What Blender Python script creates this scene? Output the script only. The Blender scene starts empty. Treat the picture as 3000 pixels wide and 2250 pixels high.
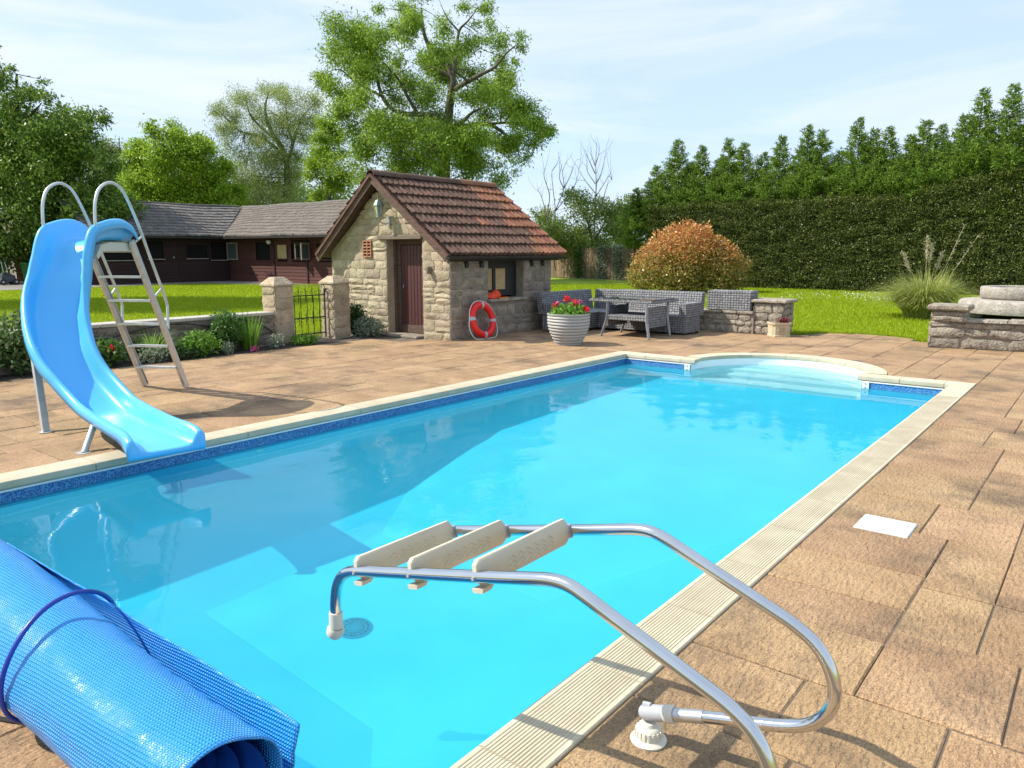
import bpy, math, random
import numpy as np
from mathutils import Vector, Matrix, noise
from mathutils.geometry import tessellate_polygon
rad = math.radians
sc = bpy.context.scene
COL = sc.collection

# ------------------------------------------------------------------ camera, sky, sun, exposure
cam_d = bpy.data.cameras.new('camera')
cam_d.lens = 26.78; cam_d.sensor_width = 36; cam_d.clip_start = .05; cam_d.clip_end = 2000
cam = bpy.data.objects.new('camera', cam_d); COL.objects.link(cam); sc.camera = cam
cam.location = (0, 0, 1.7)
cam.rotation_euler = (rad(90 - 9.886), 0, rad(38.373))

SUN_DIR = Vector((.8, .6, -1.02)).normalized()          # the way the light travels
sun_d = bpy.data.lights.new('sun', 'SUN'); sun_d.energy = 3.7; sun_d.angle = rad(.5); sun_d.color = (1, .94, .84)
sun_d.cycles.is_caustics_light = True
sun = bpy.data.objects.new('sun', sun_d); COL.objects.link(sun)
sun.rotation_euler = SUN_DIR.to_track_quat('-Z', 'Y').to_euler(); sun.location = (-20, -15, 30)

world = bpy.data.worlds.new('World'); sc.world = world; world.use_nodes = True
wn = world.node_tree; bg = wn.nodes['Background']
sky = wn.nodes.new('ShaderNodeTexSky'); sky.sky_type = 'NISHITA'; sky.sun_disc = False
sky.sun_elevation = rad(45); sky.sun_rotation = rad(233); sky.air_density = 1.0; sky.dust_density = .6; sky.ozone_density = 1.6
tcw = wn.nodes.new('ShaderNodeTexCoord')
mpw = wn.nodes.new('ShaderNodeMapping'); mpw.inputs['Scale'].default_value = (1.0, 1.0, 4.2); mpw.inputs['Rotation'].default_value = (.1, .25, .6)
nzw = wn.nodes.new('ShaderNodeTexNoise'); nzw.inputs['Scale'].default_value = 1.7; nzw.inputs['Detail'].default_value = 7; nzw.inputs['Roughness'].default_value = .55; nzw.inputs['Distortion'].default_value = .4
rpw = wn.nodes.new('ShaderNodeValToRGB'); rpw.color_ramp.elements[0].position = .36; rpw.color_ramp.elements[1].position = .72
rpw.color_ramp.elements[0].color = (.70, .70, .70, 1); rpw.color_ramp.elements[1].color = (.96, .96, .96, 1)
mxw = wn.nodes.new('ShaderNodeMixRGB'); mxw.inputs['Color2'].default_value = (2.4, 3.05, 4.1, 1)   # thin cirrus veil
wn.links.new(tcw.outputs['Generated'], mpw.inputs['Vector']); wn.links.new(mpw.outputs[0], nzw.inputs['Vector'])
wn.links.new(nzw.outputs['Fac'], rpw.inputs[0]); wn.links.new(rpw.outputs[0], mxw.inputs['Fac'])
wn.links.new(sky.outputs[0], mxw.inputs['Color1'])
nz2 = wn.nodes.new('ShaderNodeTexNoise'); nz2.inputs['Scale'].default_value = 2.3; nz2.inputs['Detail'].default_value = 8; nz2.inputs['Roughness'].default_value = .6; nz2.inputs['Distortion'].default_value = .7
mp2 = wn.nodes.new('ShaderNodeMapping'); mp2.inputs['Scale'].default_value = (.8, 1.2, 5.5); mp2.inputs['Rotation'].default_value = (.25, -.1, .9); wn.links.new(tcw.outputs['Generated'], mp2.inputs[0]); wn.links.new(mp2.outputs[0], nz2.inputs['Vector'])
rp2 = wn.nodes.new('ShaderNodeValToRGB'); rp2.color_ramp.elements[0].position = .42; rp2.color_ramp.elements[1].position = .70; rp2.color_ramp.elements[1].color = (.7, .7, .7, 1); wn.links.new(nz2.outputs['Fac'], rp2.inputs[0])
mx2 = wn.nodes.new('ShaderNodeMixRGB'); mx2.inputs['Color2'].default_value = (3.85, 3.98, 4.3, 1); wn.links.new(rp2.outputs[0], mx2.inputs[0]); wn.links.new(mxw.outputs[0], mx2.inputs[1]); wn.links.new(mx2.outputs[0], bg.inputs['Color'])
bg.inputs['Strength'].default_value = .15

sc.view_settings.view_transform = 'Standard'; sc.view_settings.look = 'None'
sc.view_settings.exposure = .86; sc.view_settings.gamma = 1; sc.view_settings.use_curve_mapping = False
sc.render.engine = 'CYCLES'
sc.cycles.max_bounces = 8; sc.cycles.transmission_bounces = 6; sc.cycles.transparent_max_bounces = 12
sc.cycles.caustics_reflective = False; sc.cycles.sample_clamp_indirect = 6

# ------------------------------------------------------------------ helpers: meshes
rnd = random.Random(7)
BASE = {}
def V3(p): return Vector((p[0], p[1], p[2]))

class G:
    """collects vertices and faces of one mesh"""
    def __init__(s): s.v = []; s.f = []; s.u = None
    def add(s, vs, fs):
        n = len(s.v); s.v += [tuple(p) for p in vs]; s.f += [tuple(i + n for i in f) for f in fs]; return s
    def hexa(s, p):      # 4 bottom then 4 top corners
        return s.add(p, [(3, 2, 1, 0), (4, 5, 6, 7), (0, 1, 5, 4), (1, 2, 6, 5), (2, 3, 7, 6), (3, 0, 4, 7)])
    def box(s, x0, y0, z0, x1, y1, z1):
        return s.hexa([(x0, y0, z0), (x1, y0, z0), (x1, y1, z0), (x0, y1, z0), (x0, y0, z1), (x1, y0, z1), (x1, y1, z1), (x0, y1, z1)])
    def bbox(s, x0, y0, z0, x1, y1, z1, b=.01):   # box with chamfered edges
        vs = []; 
        for sx in (0, 1):
            for sy in (0, 1):
                for sz in (0, 1):
                    X, Y, Z = (x0, x1)[sx], (y0, y1)[sy], (z0, z1)[sz]; dx, dy, dz = b * (1 - 2 * sx), b * (1 - 2 * sy), b * (1 - 2 * sz)
                    vs += [(X, Y + dy, Z + dz), (X + dx, Y, Z + dz), (X + dx, Y + dy, Z)]
        i = lambda sx, sy, sz, k: (sx * 4 + sy * 2 + sz) * 3 + k
        f = []
        for a in (0, 1):
            q = [i(a, 0, 0, 0), i(a, 1, 0, 0), i(a, 1, 1, 0), i(a, 0, 1, 0)]; f.append(q if a else q[::-1])
            q = [i(0, a, 0, 1), i(0, a, 1, 1), i(1, a, 1, 1), i(1, a, 0, 1)]; f.append(q if a else q[::-1])
            q = [i(0, 0, a, 2), i(1, 0, a, 2), i(1, 1, a, 2), i(0, 1, a, 2)]; f.append(q if a else q[::-1])
        for a in (0, 1):
            for c in (0, 1):
                f.append([i(a, c, 0, 0), i(a, c, 1, 0), i(a, c, 1, 1), i(a, c, 0, 1)] if (a != c) else [i(a, c, 0, 1), i(a, c, 1, 1), i(a, c, 1, 0), i(a, c, 0, 0)])
                f.append([i(a, 0, c, 0), i(a, 1, c, 0), i(a, 1, c, 2), i(a, 0, c, 2)] if (a == c) else [i(a, 0, c, 2), i(a, 1, c, 2), i(a, 1, c, 0), i(a, 0, c, 0)])
                f.append([i(0, a, c, 1), i(1, a, c, 1), i(1, a, c, 2), i(0, a, c, 2)] if (a != c) else [i(0, a, c, 2), i(1, a, c, 2), i(1, a, c, 1), i(0, a, c, 1)])
                for d in (0, 1):
                    t = [i(a, c, d, 0), i(a, c, d, 1), i(a, c, d, 2)]; f.append(t if (a + c + d) % 2 else t[::-1])
        return s.add(vs, f)
    def tube(s, path, r, n=8, closed=False, caps=True, flat=None):
        P = [V3(p) for p in path]; m = len(P); R = r if isinstance(r, (list, tuple)) else [r] * m
        vs = []; fr = None
        for k in range(m):
            a = P[k - 1] if (k or closed) else P[k]; b = P[(k + 1) % m] if (k < m - 1 or closed) else P[k]
            t = (b - a); t = t.normalized() if t.length > 1e-9 else Vector((0, 0, 1))
            if fr is None:
                ref = Vector((0, 0, 1)) if abs(t.z) < .9 else Vector((1, 0, 0)); x = ref.cross(t).normalized()
            else:
                x = fr - t * fr.dot(t); x = x.normalized() if x.length > 1e-6 else fr
            fr = x; y = t.cross(x)
            for j in range(n):
                an = 2 * math.pi * j / n; fl = flat or 1
                vs.append(P[k] + (x * math.cos(an) + y * math.sin(an) * fl) * R[k])
        f = []
        for k in range(m if closed else m - 1):
            k2 = (k + 1) % m
            for j in range(n): j2 = (j + 1) % n; f.append((k * n + j, k * n + j2, k2 * n + j2, k2 * n + j))
        if caps and not closed: f.append(tuple(range(n))[::-1]); f.append(tuple((m - 1) * n + j for j in range(n)))
        return s.add(vs, f)
    def bar(s, a, b, w, h, up=(0, 0, 1)):          # rectangular bar from a to b
        a, b = V3(a), V3(b); t = (b - a).normalized(); x = t.cross(V3(up)).normalized(); y = x.cross(t)
        c = lambda p, i, j: p + x * (w / 2 * i) + y * (h / 2 * j)
        return s.hexa([c(a, -1, -1), c(a, 1, -1), c(b, 1, -1), c(b, -1, -1), c(a, -1, 1), c(a, 1, 1), c(b, 1, 1), c(b, -1, 1)])
    def lathe(s, prof, c=(0, 0, 0), n=24, M=None):
        vs = []; f = []; m = len(prof)
        for r, z in prof:
            for j in range(n):
                an = 2 * math.pi * j / n; p = Vector((r * math.cos(an), r * math.sin(an), z)); p = M @ p if M else p; vs.append(p + V3(c))
        for k in range(m - 1):
            for j in range(n): j2 = (j + 1) % n; f.append((k * n + j, k * n + j2, (k + 1) * n + j2, (k + 1) * n + j))
        if prof[0][0] > 1e-5: f.append(tuple(range(n))[::-1])
        if prof[-1][0] > 1e-5: f.append(tuple((m - 1) * n + j for j in range(n)))
        return s.add(vs, f)
    def prism(s, poly, fn0, fn1):                  # polygon (u,v) extruded between two mappings
        n = len(poly); vs = [fn0(*p) for p in poly] + [fn1(*p) for p in poly]
        f = [tuple(range(n))[::-1], tuple(range(n, 2 * n))] + [(k, (k + 1) % n, n + (k + 1) % n, n + k) for k in range(n)]
        return s.add(vs, f)
    def grid(s, fn, nu, nv, cu=False, cv=False):
        vs = [fn(i / nu, j / nv) for i in range(nu + (not cu)) for j in range(nv + (not cv))]; mu, mv = nu + (not cu), nv + (not cv); f = []
        for i in range(nu):
            for j in range(nv):
                i2 = (i + 1) % mu; j2 = (j + 1) % mv; f.append((i * mv + j, i2 * mv + j, i2 * mv + j2, i * mv + j2))
        return s.add(vs, f)

def thing(name, label, cat, loc=(0, 0, 0), group=None, kind=None):
    o = bpy.data.objects.new(name, None); o.empty_display_size = .2; COL.objects.link(o); o.location = loc
    tag(o, label, cat, group, kind); BASE[o.name] = Vector(loc); return o
def tag(o, label=None, cat=None, group=None, kind=None):
    if label: o['label'] = label
    if cat: o['category'] = cat
    if group: o['group'] = group
    if kind: o['kind'] = kind
    return o
def link(name, me, parent=None, base=None):
    o = bpy.data.objects.new(name, me); COL.objects.link(o)
    if parent is not None: o.parent = parent; BASE[o.name] = BASE[parent.name]
    else: o.location = base or (0, 0, 0); BASE[o.name] = Vector(base or (0, 0, 0))
    return o
def fixmesh(me, smooth):
    if smooth:
        me.shade_smooth()
        if smooth is not True: me.set_sharp_from_angle(angle=rad(smooth))
def mk(name, g, mat, parent=None, smooth=False, base=None, kind=None):
    """one mesh object; vertices are world coordinates"""
    b = BASE[parent.name] if parent is not None else Vector(base or (0, 0, 0))
    me = bpy.data.meshes.new(name); me.from_pydata([(p[0] - b.x, p[1] - b.y, p[2] - b.z) for p in g.v], [], g.f); me.validate(); me.update()
    me.materials.append(mat); fixmesh(me, smooth)
    o = link(name, me, parent, base)
    if kind: o['kind'] = kind
    return o
def mknp(name, V, F, mat, parent=None, base=None, kind=None, smooth=False):
    """fast mesh from numpy arrays, all faces alike (n x 3 or n x 4)"""
    b = BASE[parent.name] if parent is not None else Vector(base or (0, 0, 0))
    V = np.asarray(V, np.float32) - np.array(b, np.float32); F = np.asarray(F, np.int32)
    me = bpy.data.meshes.new(name); me.vertices.add(len(V)); me.vertices.foreach_set('co', V.ravel())
    k = F.shape[1]; me.loops.add(F.size); me.polygons.add(len(F)); me.loops.foreach_set('vertex_index', F.ravel())
    me.polygons.foreach_set('loop_start', np.arange(0, F.size, k, dtype=np.int32)); me.polygons.foreach_set('loop_total', np.full(len(F), k, np.int32))
    me.update(calc_edges=True); me.materials.append(mat); fixmesh(me, smooth)
    o = link(name, me, parent, base)
    if kind: o['kind'] = kind
    return o
def meshdata(name, g, mat, smooth=False):
    me = bpy.data.meshes.new(name); me.from_pydata(g.v, [], g.f); me.update(); me.materials.append(mat); fixmesh(me, smooth); return me
def place(name, me, M, parent):
    """a copy of shared mesh data as a part of parent (M in world coordinates)"""
    o = bpy.data.objects.new(name, me); COL.objects.link(o); o.parent = parent; BASE[o.name] = BASE[parent.name]
    o.matrix_local = Matrix.Translation(-BASE[parent.name]) @ M; return o
def copy_thing(o, loc, rotz=None, label=None):
    r = o.copy(); COL.objects.link(r); r.location = loc; BASE[r.name] = Vector(loc)
    if rotz is not None: r.rotation_euler = (0, 0, rotz)
    if label: r['label'] = label
    for ch in list(o.children):
        c = ch.copy(); COL.objects.link(c); c.parent = r; BASE[c.name] = Vector(loc)
        for g2 in list(ch.children):
            d = g2.copy(); COL.objects.link(d); d.parent = c
    return r
def catmull(P, n=8):
    P = [np.array(p, float) for p in P]; Q = [2 * P[0] - P[1]] + P + [2 * P[-1] - P[-2]]; out = []
    for i in range(1, len(Q) - 2):
        a, b, c, d = Q[i - 1:i + 3]
        for t in np.linspace(0, 1, n, endpoint=False): out.append(.5 * (2 * b + (c - a) * t + (2 * a - 5 * b + 4 * c - d) * t * t + (3 * b - a - 3 * c + d) * t ** 3))
    out.append(P[-1]); return out

# ------------------------------------------------------------------ helpers: materials
def mat(name, c1, c2=None, scale=6, rough=.8, bump=0, bscale=40, metal=0, spec=.5, vary=0, hue=0, dist=.01, c3=None, s3=60, f3=.5, detail=6, coat=0, stretch=None, lo=.35, hi=.65, trans=0, bstretch=None):
    """principled: noise between c1 and c2, fine speckle towards c3, random value per object / island, noise bump"""
    m = bpy.data.materials.new(name); m.use_nodes = True; nt = m.node_tree; N = nt.nodes; L = nt.links; P = N['Principled BSDF']
    P.inputs['Roughness'].default_value = rough; P.inputs['Metallic'].default_value = metal; P.inputs['Specular IOR Level'].default_value = spec
    P.inputs['Coat Weight'].default_value = coat
    tc = N.new('ShaderNodeTexCoord'); oi = N.new('ShaderNodeObjectInfo'); geo = N.new('ShaderNodeNewGeometry')
    ad = N.new('ShaderNodeMath'); ad.operation = 'ADD'; L.new(oi.outputs['Random'], ad.inputs[0]); L.new(geo.outputs['Random Per Island'], ad.inputs[1])
    fr = N.new('ShaderNodeMath'); fr.operation = 'FRACT'; L.new(ad.outputs[0], fr.inputs[0])
    w = N.new('ShaderNodeMath'); w.operation = 'MULTIPLY'; w.inputs[1].default_value = 37.; L.new(oi.outputs['Random'], w.inputs[0])
    def vec(st):
        if not st: return tc.outputs['Object']
        mp = N.new('ShaderNodeMapping'); mp.inputs['Scale'].default_value = st; L.new(tc.outputs['Object'], mp.inputs[0]); return mp.outputs[0]
    vc = vec(stretch)
    def nz(s, d=detail, v=None):
        n = N.new('ShaderNodeTexNoise'); n.noise_dimensions = '4D'; n.inputs['Scale'].default_value = s; n.inputs['Detail'].default_value = d
        L.new(v or vc, n.inputs['Vector']); L.new(w.outputs[0], n.inputs['W']); return n
    col = None
    if c2 is not None:
        n = nz(scale); r = N.new('ShaderNodeValToRGB'); r.color_ramp.elements[0].position = lo; r.color_ramp.elements[1].position = hi
        r.color_ramp.elements[0].color = (*c1, 1); r.color_ramp.elements[1].color = (*c2, 1); L.new(n.outputs['Fac'], r.inputs[0]); col = r.outputs[0]
    else:
        rgb = N.new('ShaderNodeRGB'); rgb.outputs[0].default_value = (*c1, 1); col = rgb.outputs[0]
    if c3 is not None:
        n = nz(s3, 3); r = N.new('ShaderNodeValToRGB'); r.color_ramp.elements[0].position = f3; r.color_ramp.elements[1].position = f3 + .12
        r.color_ramp.elements[0].color = (0, 0, 0, 1); r.color_ramp.elements[1].color = (1, 1, 1, 1); L.new(n.outputs['Fac'], r.inputs[0])
        mx = N.new('ShaderNodeMixRGB'); L.new(r.outputs[0], mx.inputs[0]); L.new(col, mx.inputs[1]); mx.inputs[2].default_value = (*c3, 1); col = mx.outputs[0]
    if vary or hue:
        h = N.new('ShaderNodeHueSaturation'); mr = N.new('ShaderNodeMapRange'); mr.inputs['To Min'].default_value = 1 - vary; mr.inputs['To Max'].default_value = 1 + vary
        L.new(fr.outputs[0], mr.inputs[0]); L.new(mr.outputs[0], h.inputs['Value'])
        f2 = N.new('ShaderNodeMath'); f2.operation = 'MULTIPLY'; f2.inputs[1].default_value = 7.31; L.new(fr.outputs[0], f2.inputs[0])
        f3n = N.new('ShaderNodeMath'); f3n.operation = 'FRACT'; L.new(f2.outputs[0], f3n.inputs[0])
        mh = N.new('ShaderNodeMapRange'); mh.inputs['To Min'].default_value = .5 - hue; mh.inputs['To Max'].default_value = .5 + hue
        L.new(f3n.outputs[0], mh.inputs[0]); L.new(mh.outputs[0], h.inputs['Hue']); L.new(col, h.inputs['Color']); col = h.outputs[0]
    L.new(col, P.inputs['Base Color'])
    if bump:
        n = nz(bscale, 8, vec(bstretch) if bstretch else None); b = N.new('ShaderNodeBump'); b.inputs['Strength'].default_value = bump; b.inputs['Distance'].default_value = dist
        L.new(n.outputs['Fac'], b.inputs['Height']); L.new(b.outputs[0], P.inputs['Normal'])
    if trans:
        tr = N.new('ShaderNodeBsdfTranslucent'); L.new(col, tr.inputs['Color']); mx = N.new('ShaderNodeMixShader'); mx.inputs[0].default_value = trans
        L.new(P.outputs[0], mx.inputs[1]); L.new(tr.outputs[0], mx.inputs[2]); L.new(mx.outputs[0], N['Material Output'].inputs['Surface'])
    return m
def leafmat(name, stops, rough=.5, trans=.35, spec=.35):
    """leaf colours picked per leaf from a ramp"""
    m = bpy.data.materials.new(name); m.use_nodes = True; nt = m.node_tree; N = nt.nodes; L = nt.links; P = N['Principled BSDF']
    P.inputs['Roughness'].default_value = rough; P.inputs['Specular IOR Level'].default_value = spec
    geo = N.new('ShaderNodeNewGeometry'); r = N.new('ShaderNodeValToRGB'); e = r.color_ramp.elements
    e[0].position = 0; e[1].position = 1; e[0].color = (*stops[0], 1); e[1].color = (*stops[-1], 1)
    for k in range(1, len(stops) - 1): q = e.new(k / (len(stops) - 1)); q.color = (*stops[k], 1)
    L.new(geo.outputs['Random Per Island'], r.inputs[0]); L.new(r.outputs[0], P.inputs['Base Color'])
    tr = N.new('ShaderNodeBsdfTranslucent'); g = N.new('ShaderNodeGamma'); g.inputs[1].default_value = .9
    L.new(r.outputs[0], g.inputs[0]); L.new(g.outputs[0], tr.inputs['Color']); mx = N.new('ShaderNodeMixShader'); mx.inputs[0].default_value = trans
    L.new(P.outputs[0], mx.inputs[1]); L.new(tr.outputs[0], mx.inputs[2]); L.new(mx.outputs[0], N['Material Output'].inputs['Surface'])
    return m

# ------------------------------------------------------------------ ground, lawn, deck
PX0, PX1, PY0, PY1 = -6.62, -1.32, .94, 11.38      # outside of the coping
IX0, IX1, IY0, IY1 = -6.38, -1.58, 1.2, 11.12      # inside of the coping
BC = (-3.92, 11.28); BR = 1.52; BI = 1.27          # the half-round bay with the steps
WATER = -.158
def flat(name, outer, holes, z, m, kind='structure', parent=None):
    polys = [[Vector((x, y, 0)) for x, y in outer]] + [[Vector((x, y, 0)) for x, y in h] for h in holes]
    pts = [p for q in polys for p in q]; tri = tessellate_polygon(polys); g = G(); f = []
    for t in tri:
        a, b, c = (pts[i] for i in t); f.append(t if (b - a).cross(c - a).z > 0 else t[::-1])
    g.add([(p.x, p.y, z) for p in pts], f); return mk(name, g, m, parent, kind=kind)
arc = [(BC[0] + BR * math.cos(a), BC[1] + BR * math.sin(a)) for a in np.linspace(.07, math.pi - .07, 40)]
hole = [(PX1 + .005, PY0 - .005), (PX1 + .005, PY1)] + arc + [(PX0 - .005, PY1), (PX0 - .005, PY0 - .005)]
M_earth = mat('lawn_soil', (.19, .27, .006), (.26, .35, .010), .35, .95, .5, 60, c3=(.29, .36, .02), s3=9, f3=.56, lo=.3, hi=.7)
flat('ground', [(-500, -300), (400, -300), (400, 700), (-500, 700)], [hole], -.035, M_earth)

M_slab = mat('paving_stone', (.30, .193, .102), (.42, .285, .16), 2.2, .85, 1, 20, vary=.075, hue=.005, dist=.02, c3=(.205, .13, .07), s3=120, f3=.56, bstretch=(2.4, .9, 1))
def add_stains(m):
    nt = m.node_tree; N = nt.nodes; L = nt.links; P = N['Principled BSDF']; src = P.inputs['Base Color'].links[0].from_socket
    geo = N.new('ShaderNodeNewGeometry'); n = N.new('ShaderNodeTexNoise'); n.inputs['Scale'].default_value = 1.1; n.inputs['Detail'].default_value = 9; n.inputs['Roughness'].default_value = .68
    L.new(geo.outputs['Position'], n.inputs['Vector']); r = N.new('ShaderNodeValToRGB'); r.color_ramp.elements[0].position = .49; r.color_ramp.elements[1].position = .66
    r.color_ramp.elements[0].color = (0, 0, 0, 1); r.color_ramp.elements[1].color = (.75, .75, .75, 1); L.new(n.outputs['Fac'], r.inputs[0])
    mx = N.new('ShaderNodeMixRGB'); mx.inputs[2].default_value = (.085, .062, .042, 1); L.new(r.outputs[0], mx.inputs[0]); L.new(src, mx.inputs[1])
    n2 = N.new('ShaderNodeTexVoronoi'); n2.inputs['Scale'].default_value = 210; L.new(geo.outputs['Position'], n2.inputs['Vector'])   # exposed aggregate
    r2 = N.new('ShaderNodeValToRGB'); r2.color_ramp.elements[0].color = (.50, .45, .42, 1); r2.color_ramp.elements[1].color = (1.4, 1.36, 1.25, 1)
    L.new(n2.outputs['Color'], r2.inputs[0]); m2 = N.new('ShaderNodeMixRGB'); m2.blend_type = 'MULTIPLY'; m2.inputs[0].default_value = .85
    L.new(mx.outputs[0], m2.inputs[1]); L.new(r2.outputs[0], m2.inputs[2]); L.new(m2.outputs[0], P.inputs['Base Color'])
add_stains(M_slab)
M_joint = mat('joint_sand', (.10, .08, .058), (.16, .125, .09), 9, .95, .6, 50)
deck_out = [(-11.5, -4), (5, -4), (5, 15.62), (-2.6, 15.62), (-2.77, 16.1), (-3.3, 16.64), (-3.94, 16.9), (-4.38, 16.82), (-4.83, 16.49), (-5.16, 15.9), (-5.2, 15.7), (-10.2, 15.7), (-10.2, 14.0), (-13.4, 14.0), (-13.4, 10.7), (-12.4, 10.2), (-11.9, 9.9), (-11.5, 9.0)]
deck = flat('pool_deck', deck_out, [hole], -.0085, M_joint)
LC = (-3.95, 15.45)
def slab_poly(x0, y0, x1, y1):
    """rectangle bent round the bay coping and the curved lawn edge"""
    e = []
    for (ax, ay), (bx, by) in (((x0, y0), (x1, y0)), ((x1, y0), (x1, y1)), ((x1, y1), (x0, y1)), ((x0, y1), (x0, y0))):
        d = math.hypot(bx - ax, by - ay); n = 1
        near = math.hypot((x0 + x1) / 2 - BC[0], (y0 + y1) / 2 - BC[1]) < BR + .7 or y1 > 15.6
        if near: n = max(2, int(d / .1))
        for k in range(n): e.append([ax + (bx - ax) * k / n, ay + (by - ay) * k / n])
    for p in e:
        dx, dy = p[0] - BC[0], p[1] - BC[1]; r = math.hypot(dx, dy)
        if r < BR + .008 and p[1] > BC[1] + .1: k = (BR + .008) / max(r, .01); p[0] = BC[0] + dx * k; p[1] = BC[1] + dy * k
        if p[1] > 15.6:
            dx, dy = p[0] - LC[0], p[1] - LC[1]; r = math.hypot(dx, dy)
            if r > 1.42: k = 1.42 / r; p[0] = LC[0] + dx * k; p[1] = LC[1] + dy * k
    return e
def slab_geo(g, x0, y0, x1, y1):
    j = rnd.uniform(.003, .0062); jx = j * .6; P = slab_poly(x0 + jx, y0 + j, x1 - jx, y1 - j); n = len(P); cx = sum(p[0] for p in P) / n; cy = sum(p[1] for p in P) / n
    z = rnd.uniform(-.003, .003); tx, ty = rnd.uniform(-.003, .003), rnd.uniform(-.003, .003); b = .007
    zz = lambda x, y: z + tx * (x - cx) + ty * (y - cy)
    low = [(x, y, -.03) for x, y in P]; mid = [(x, y, zz(x, y) - b) for x, y in P]; top = []
    for x, y in P: d = math.hypot(x - cx, y - cy) or 1; top.append((x - (x - cx) / d * b * 1.3, y - (y - cy) / d * b * 1.3, zz(x, y)))
    f = [(k, (k + 1) % n, n + (k + 1) % n, n + k) for k in range(n)] + [(n + k, n + (k + 1) % n, 2 * n + (k + 1) % n, 2 * n + k) for k in range(n)] + [tuple(range(2 * n, 3 * n))]
    g.add(low + mid + top, f)
slabs = [(-1.32, 2.42, -.82, 2.95), (-.82, 2.42, -.31, 2.95), (-1.32, 2.95, -.64, 3.45), (-1.32, 3.45, -.64, 3.86), (-1.32, 3.86, -.64, 4.34), (-1.32, 4.34, -.64, 5.03), (-1.32, 5.03, -.80, 5.71), (-.80, 5.03, -.31, 5.71),
         (-1.32, 5.71, -.63, 6.25), (-1.32, 6.25, -.63, 6.57), (-1.32, 6.57, -.63, 7.10), (-1.32, 7.10, -.63, 7.72), (-.64, 2.95, -.15, 3.60), (-.64, 3.60, -.31, 4.20), (-.64, 4.20, -.31, 5.03), (-.31, 3.60, .2, 4.2), (-.31, 4.2, .2, 4.75), (-.31, 4.75, .2, 5.41),
         (-.15, 2.95, .35, 3.60), (-.31, 2.42, .3, 2.95), (-.63, 5.71, 0, 6.3), (-.63, 6.3, 0, 6.9), (-.63, 6.9, 0, 7.72), (-.31, 5.41, .2, 5.71), (-1.32, 1.9, -.7, 2.42), (-.7, 1.9, 0, 2.42), (-1.32, 1.3, -.6, 1.9), (-.6, 1.3, .1, 1.9)]
def column(x0, x1, y0, y1, lo=.34, hi=.78, m=None):
    y = y0
    while y < y1 - .02:
        d = rnd.choice((.34, .42, .5, .5, .62, .7, .78)); d = min(max(d, lo), hi)
        if y1 - y - d < .25: d = y1 - y
        xm = m if m else None
        if x1 - x0 > .85 and rnd.random() < .45: k = x0 + (x1 - x0) * rnd.choice((.4, .5, .6)); slabs.append((x0, y, k, y + d)); slabs.append((k, y, x1, y + d))
        else: slabs.append((x0, y, x1, y + d))
        y += d
# strip right of the pool
column(-1.32, -.80, 7.72, 8.45); column(-.80, -.16, 7.72, 8.45); column(-1.32, -.63, 8.45, 9.25); column(-.63, 0, 8.45, 9.25); column(-1.32, -.79, 9.25, 11.32); column(-.79, -.13, 9.25, 11.32)
column(.2, .9, 3.6, 5.71); column(0, .75, 5.71, 11.32); column(-.13, 0, 9.25, 11.32, .6, .78); column(.75, 1.5, 7, 13); column(.35, .9, 2.95, 3.6)
# behind the pool
for a, b in ((-6.62, -6.0), (-6.0, -5.4)): column(a, b, 11.38, 15.66)
for a, b in ((-5.4, -4.83), (-4.83, -4.26)): column(a, b, 11.38, 12.2); column(a, b, 12.2, 16.9 if a > -5 else 15.9)
column(-4.26, -3.74, 12.82, 16.9); column(-3.74, -3.03, 12.82, 16.9); column(-3.03, -2.34, 12.4, 16.4); column(-2.34, -1.82, 11.38, 12.0); column(-2.34, -1.99, 12.0, 14.2)
column(-2.34, -1.83, 14.2, 15.6); column(-1.82, -1.31, 11.38, 12.0); column(-1.99, -1.31, 12.0, 14.2); column(-1.83, -1.31, 14.2, 15.6); column(-1.31, -.63, 11.32, 15.6); column(-.63, .05, 11.32, 15.6); column(.05, .75, 11.32, 15.6)
# left of the pool
cols = [(-11.47, -10.58), (-10.58, -9.94), (-9.94, -9.29), (-9.29, -8.95), (-8.95, -8.27), (-8.27, -7.62), (-7.62, -7.3), (-7.3, -6.62)]
for k, (a, b) in enumerate(cols): column(a, b, 1.4 - .13 * k, 10.0 if k == 0 else 11.4)
for a, b in ((-9.97, -9.29), (-9.29, -8.6), (-8.6, -7.9), (-7.9, -7.3), (-7.3, -6.62)): column(a, b, 11.4, 15.66)
column(-4.9, -2.95, .2, .94); column(-2.95, -1.9, .2, .94); column(-6.62, -4.9, .2, .94)
def keep(s):
    x, y = (s[0] + s[2]) / 2, (s[1] + s[3]) / 2
    return not (math.hypot(x - BC[0], y - BC[1]) < BR and y > BC[1]) and not (y > 15.6 and math.hypot(x - LC[0], y - LC[1]) > 1.5)
slabs = [s for s in slabs if keep(s)] + [(-2.78, 11.78, -2.34, 12.4), (-2.56, 11.38, -2.34, 11.78), (-5.4, 11.7, -5.02, 12.2)]
def seen(s):                         # rough size in view, largest first
    x, y = (s[0] + s[2]) / 2, (s[1] + s[3]) / 2; d = x * -.621 + y * .784; l = x * .784 + y * .621
    vis = d > .9 and abs(l) < .72 * d + .35; return (s[2] - s[0]) * (s[3] - s[1]) / max(d, .5) ** 2 * (1 if vis else .01)
slabs.sort(key=seen, reverse=True)
for s in slabs[:298]: g = G(); slab_geo(g, *s); mk('slab', g, M_slab, deck)
g = G()
for s in slabs[298:]: slab_geo(g, *s)
for a in np.arange(.75, 5, .7):      # the far side of the deck, out of the picture
    for b in np.arange(-4, 15, .7):
        if not (a < 1.5 and 2.9 < b < 13): slab_geo(g, a, b, a + .7, b + .7)
mk('slab_field', g, M_slab, deck, kind='stuff')

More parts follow.
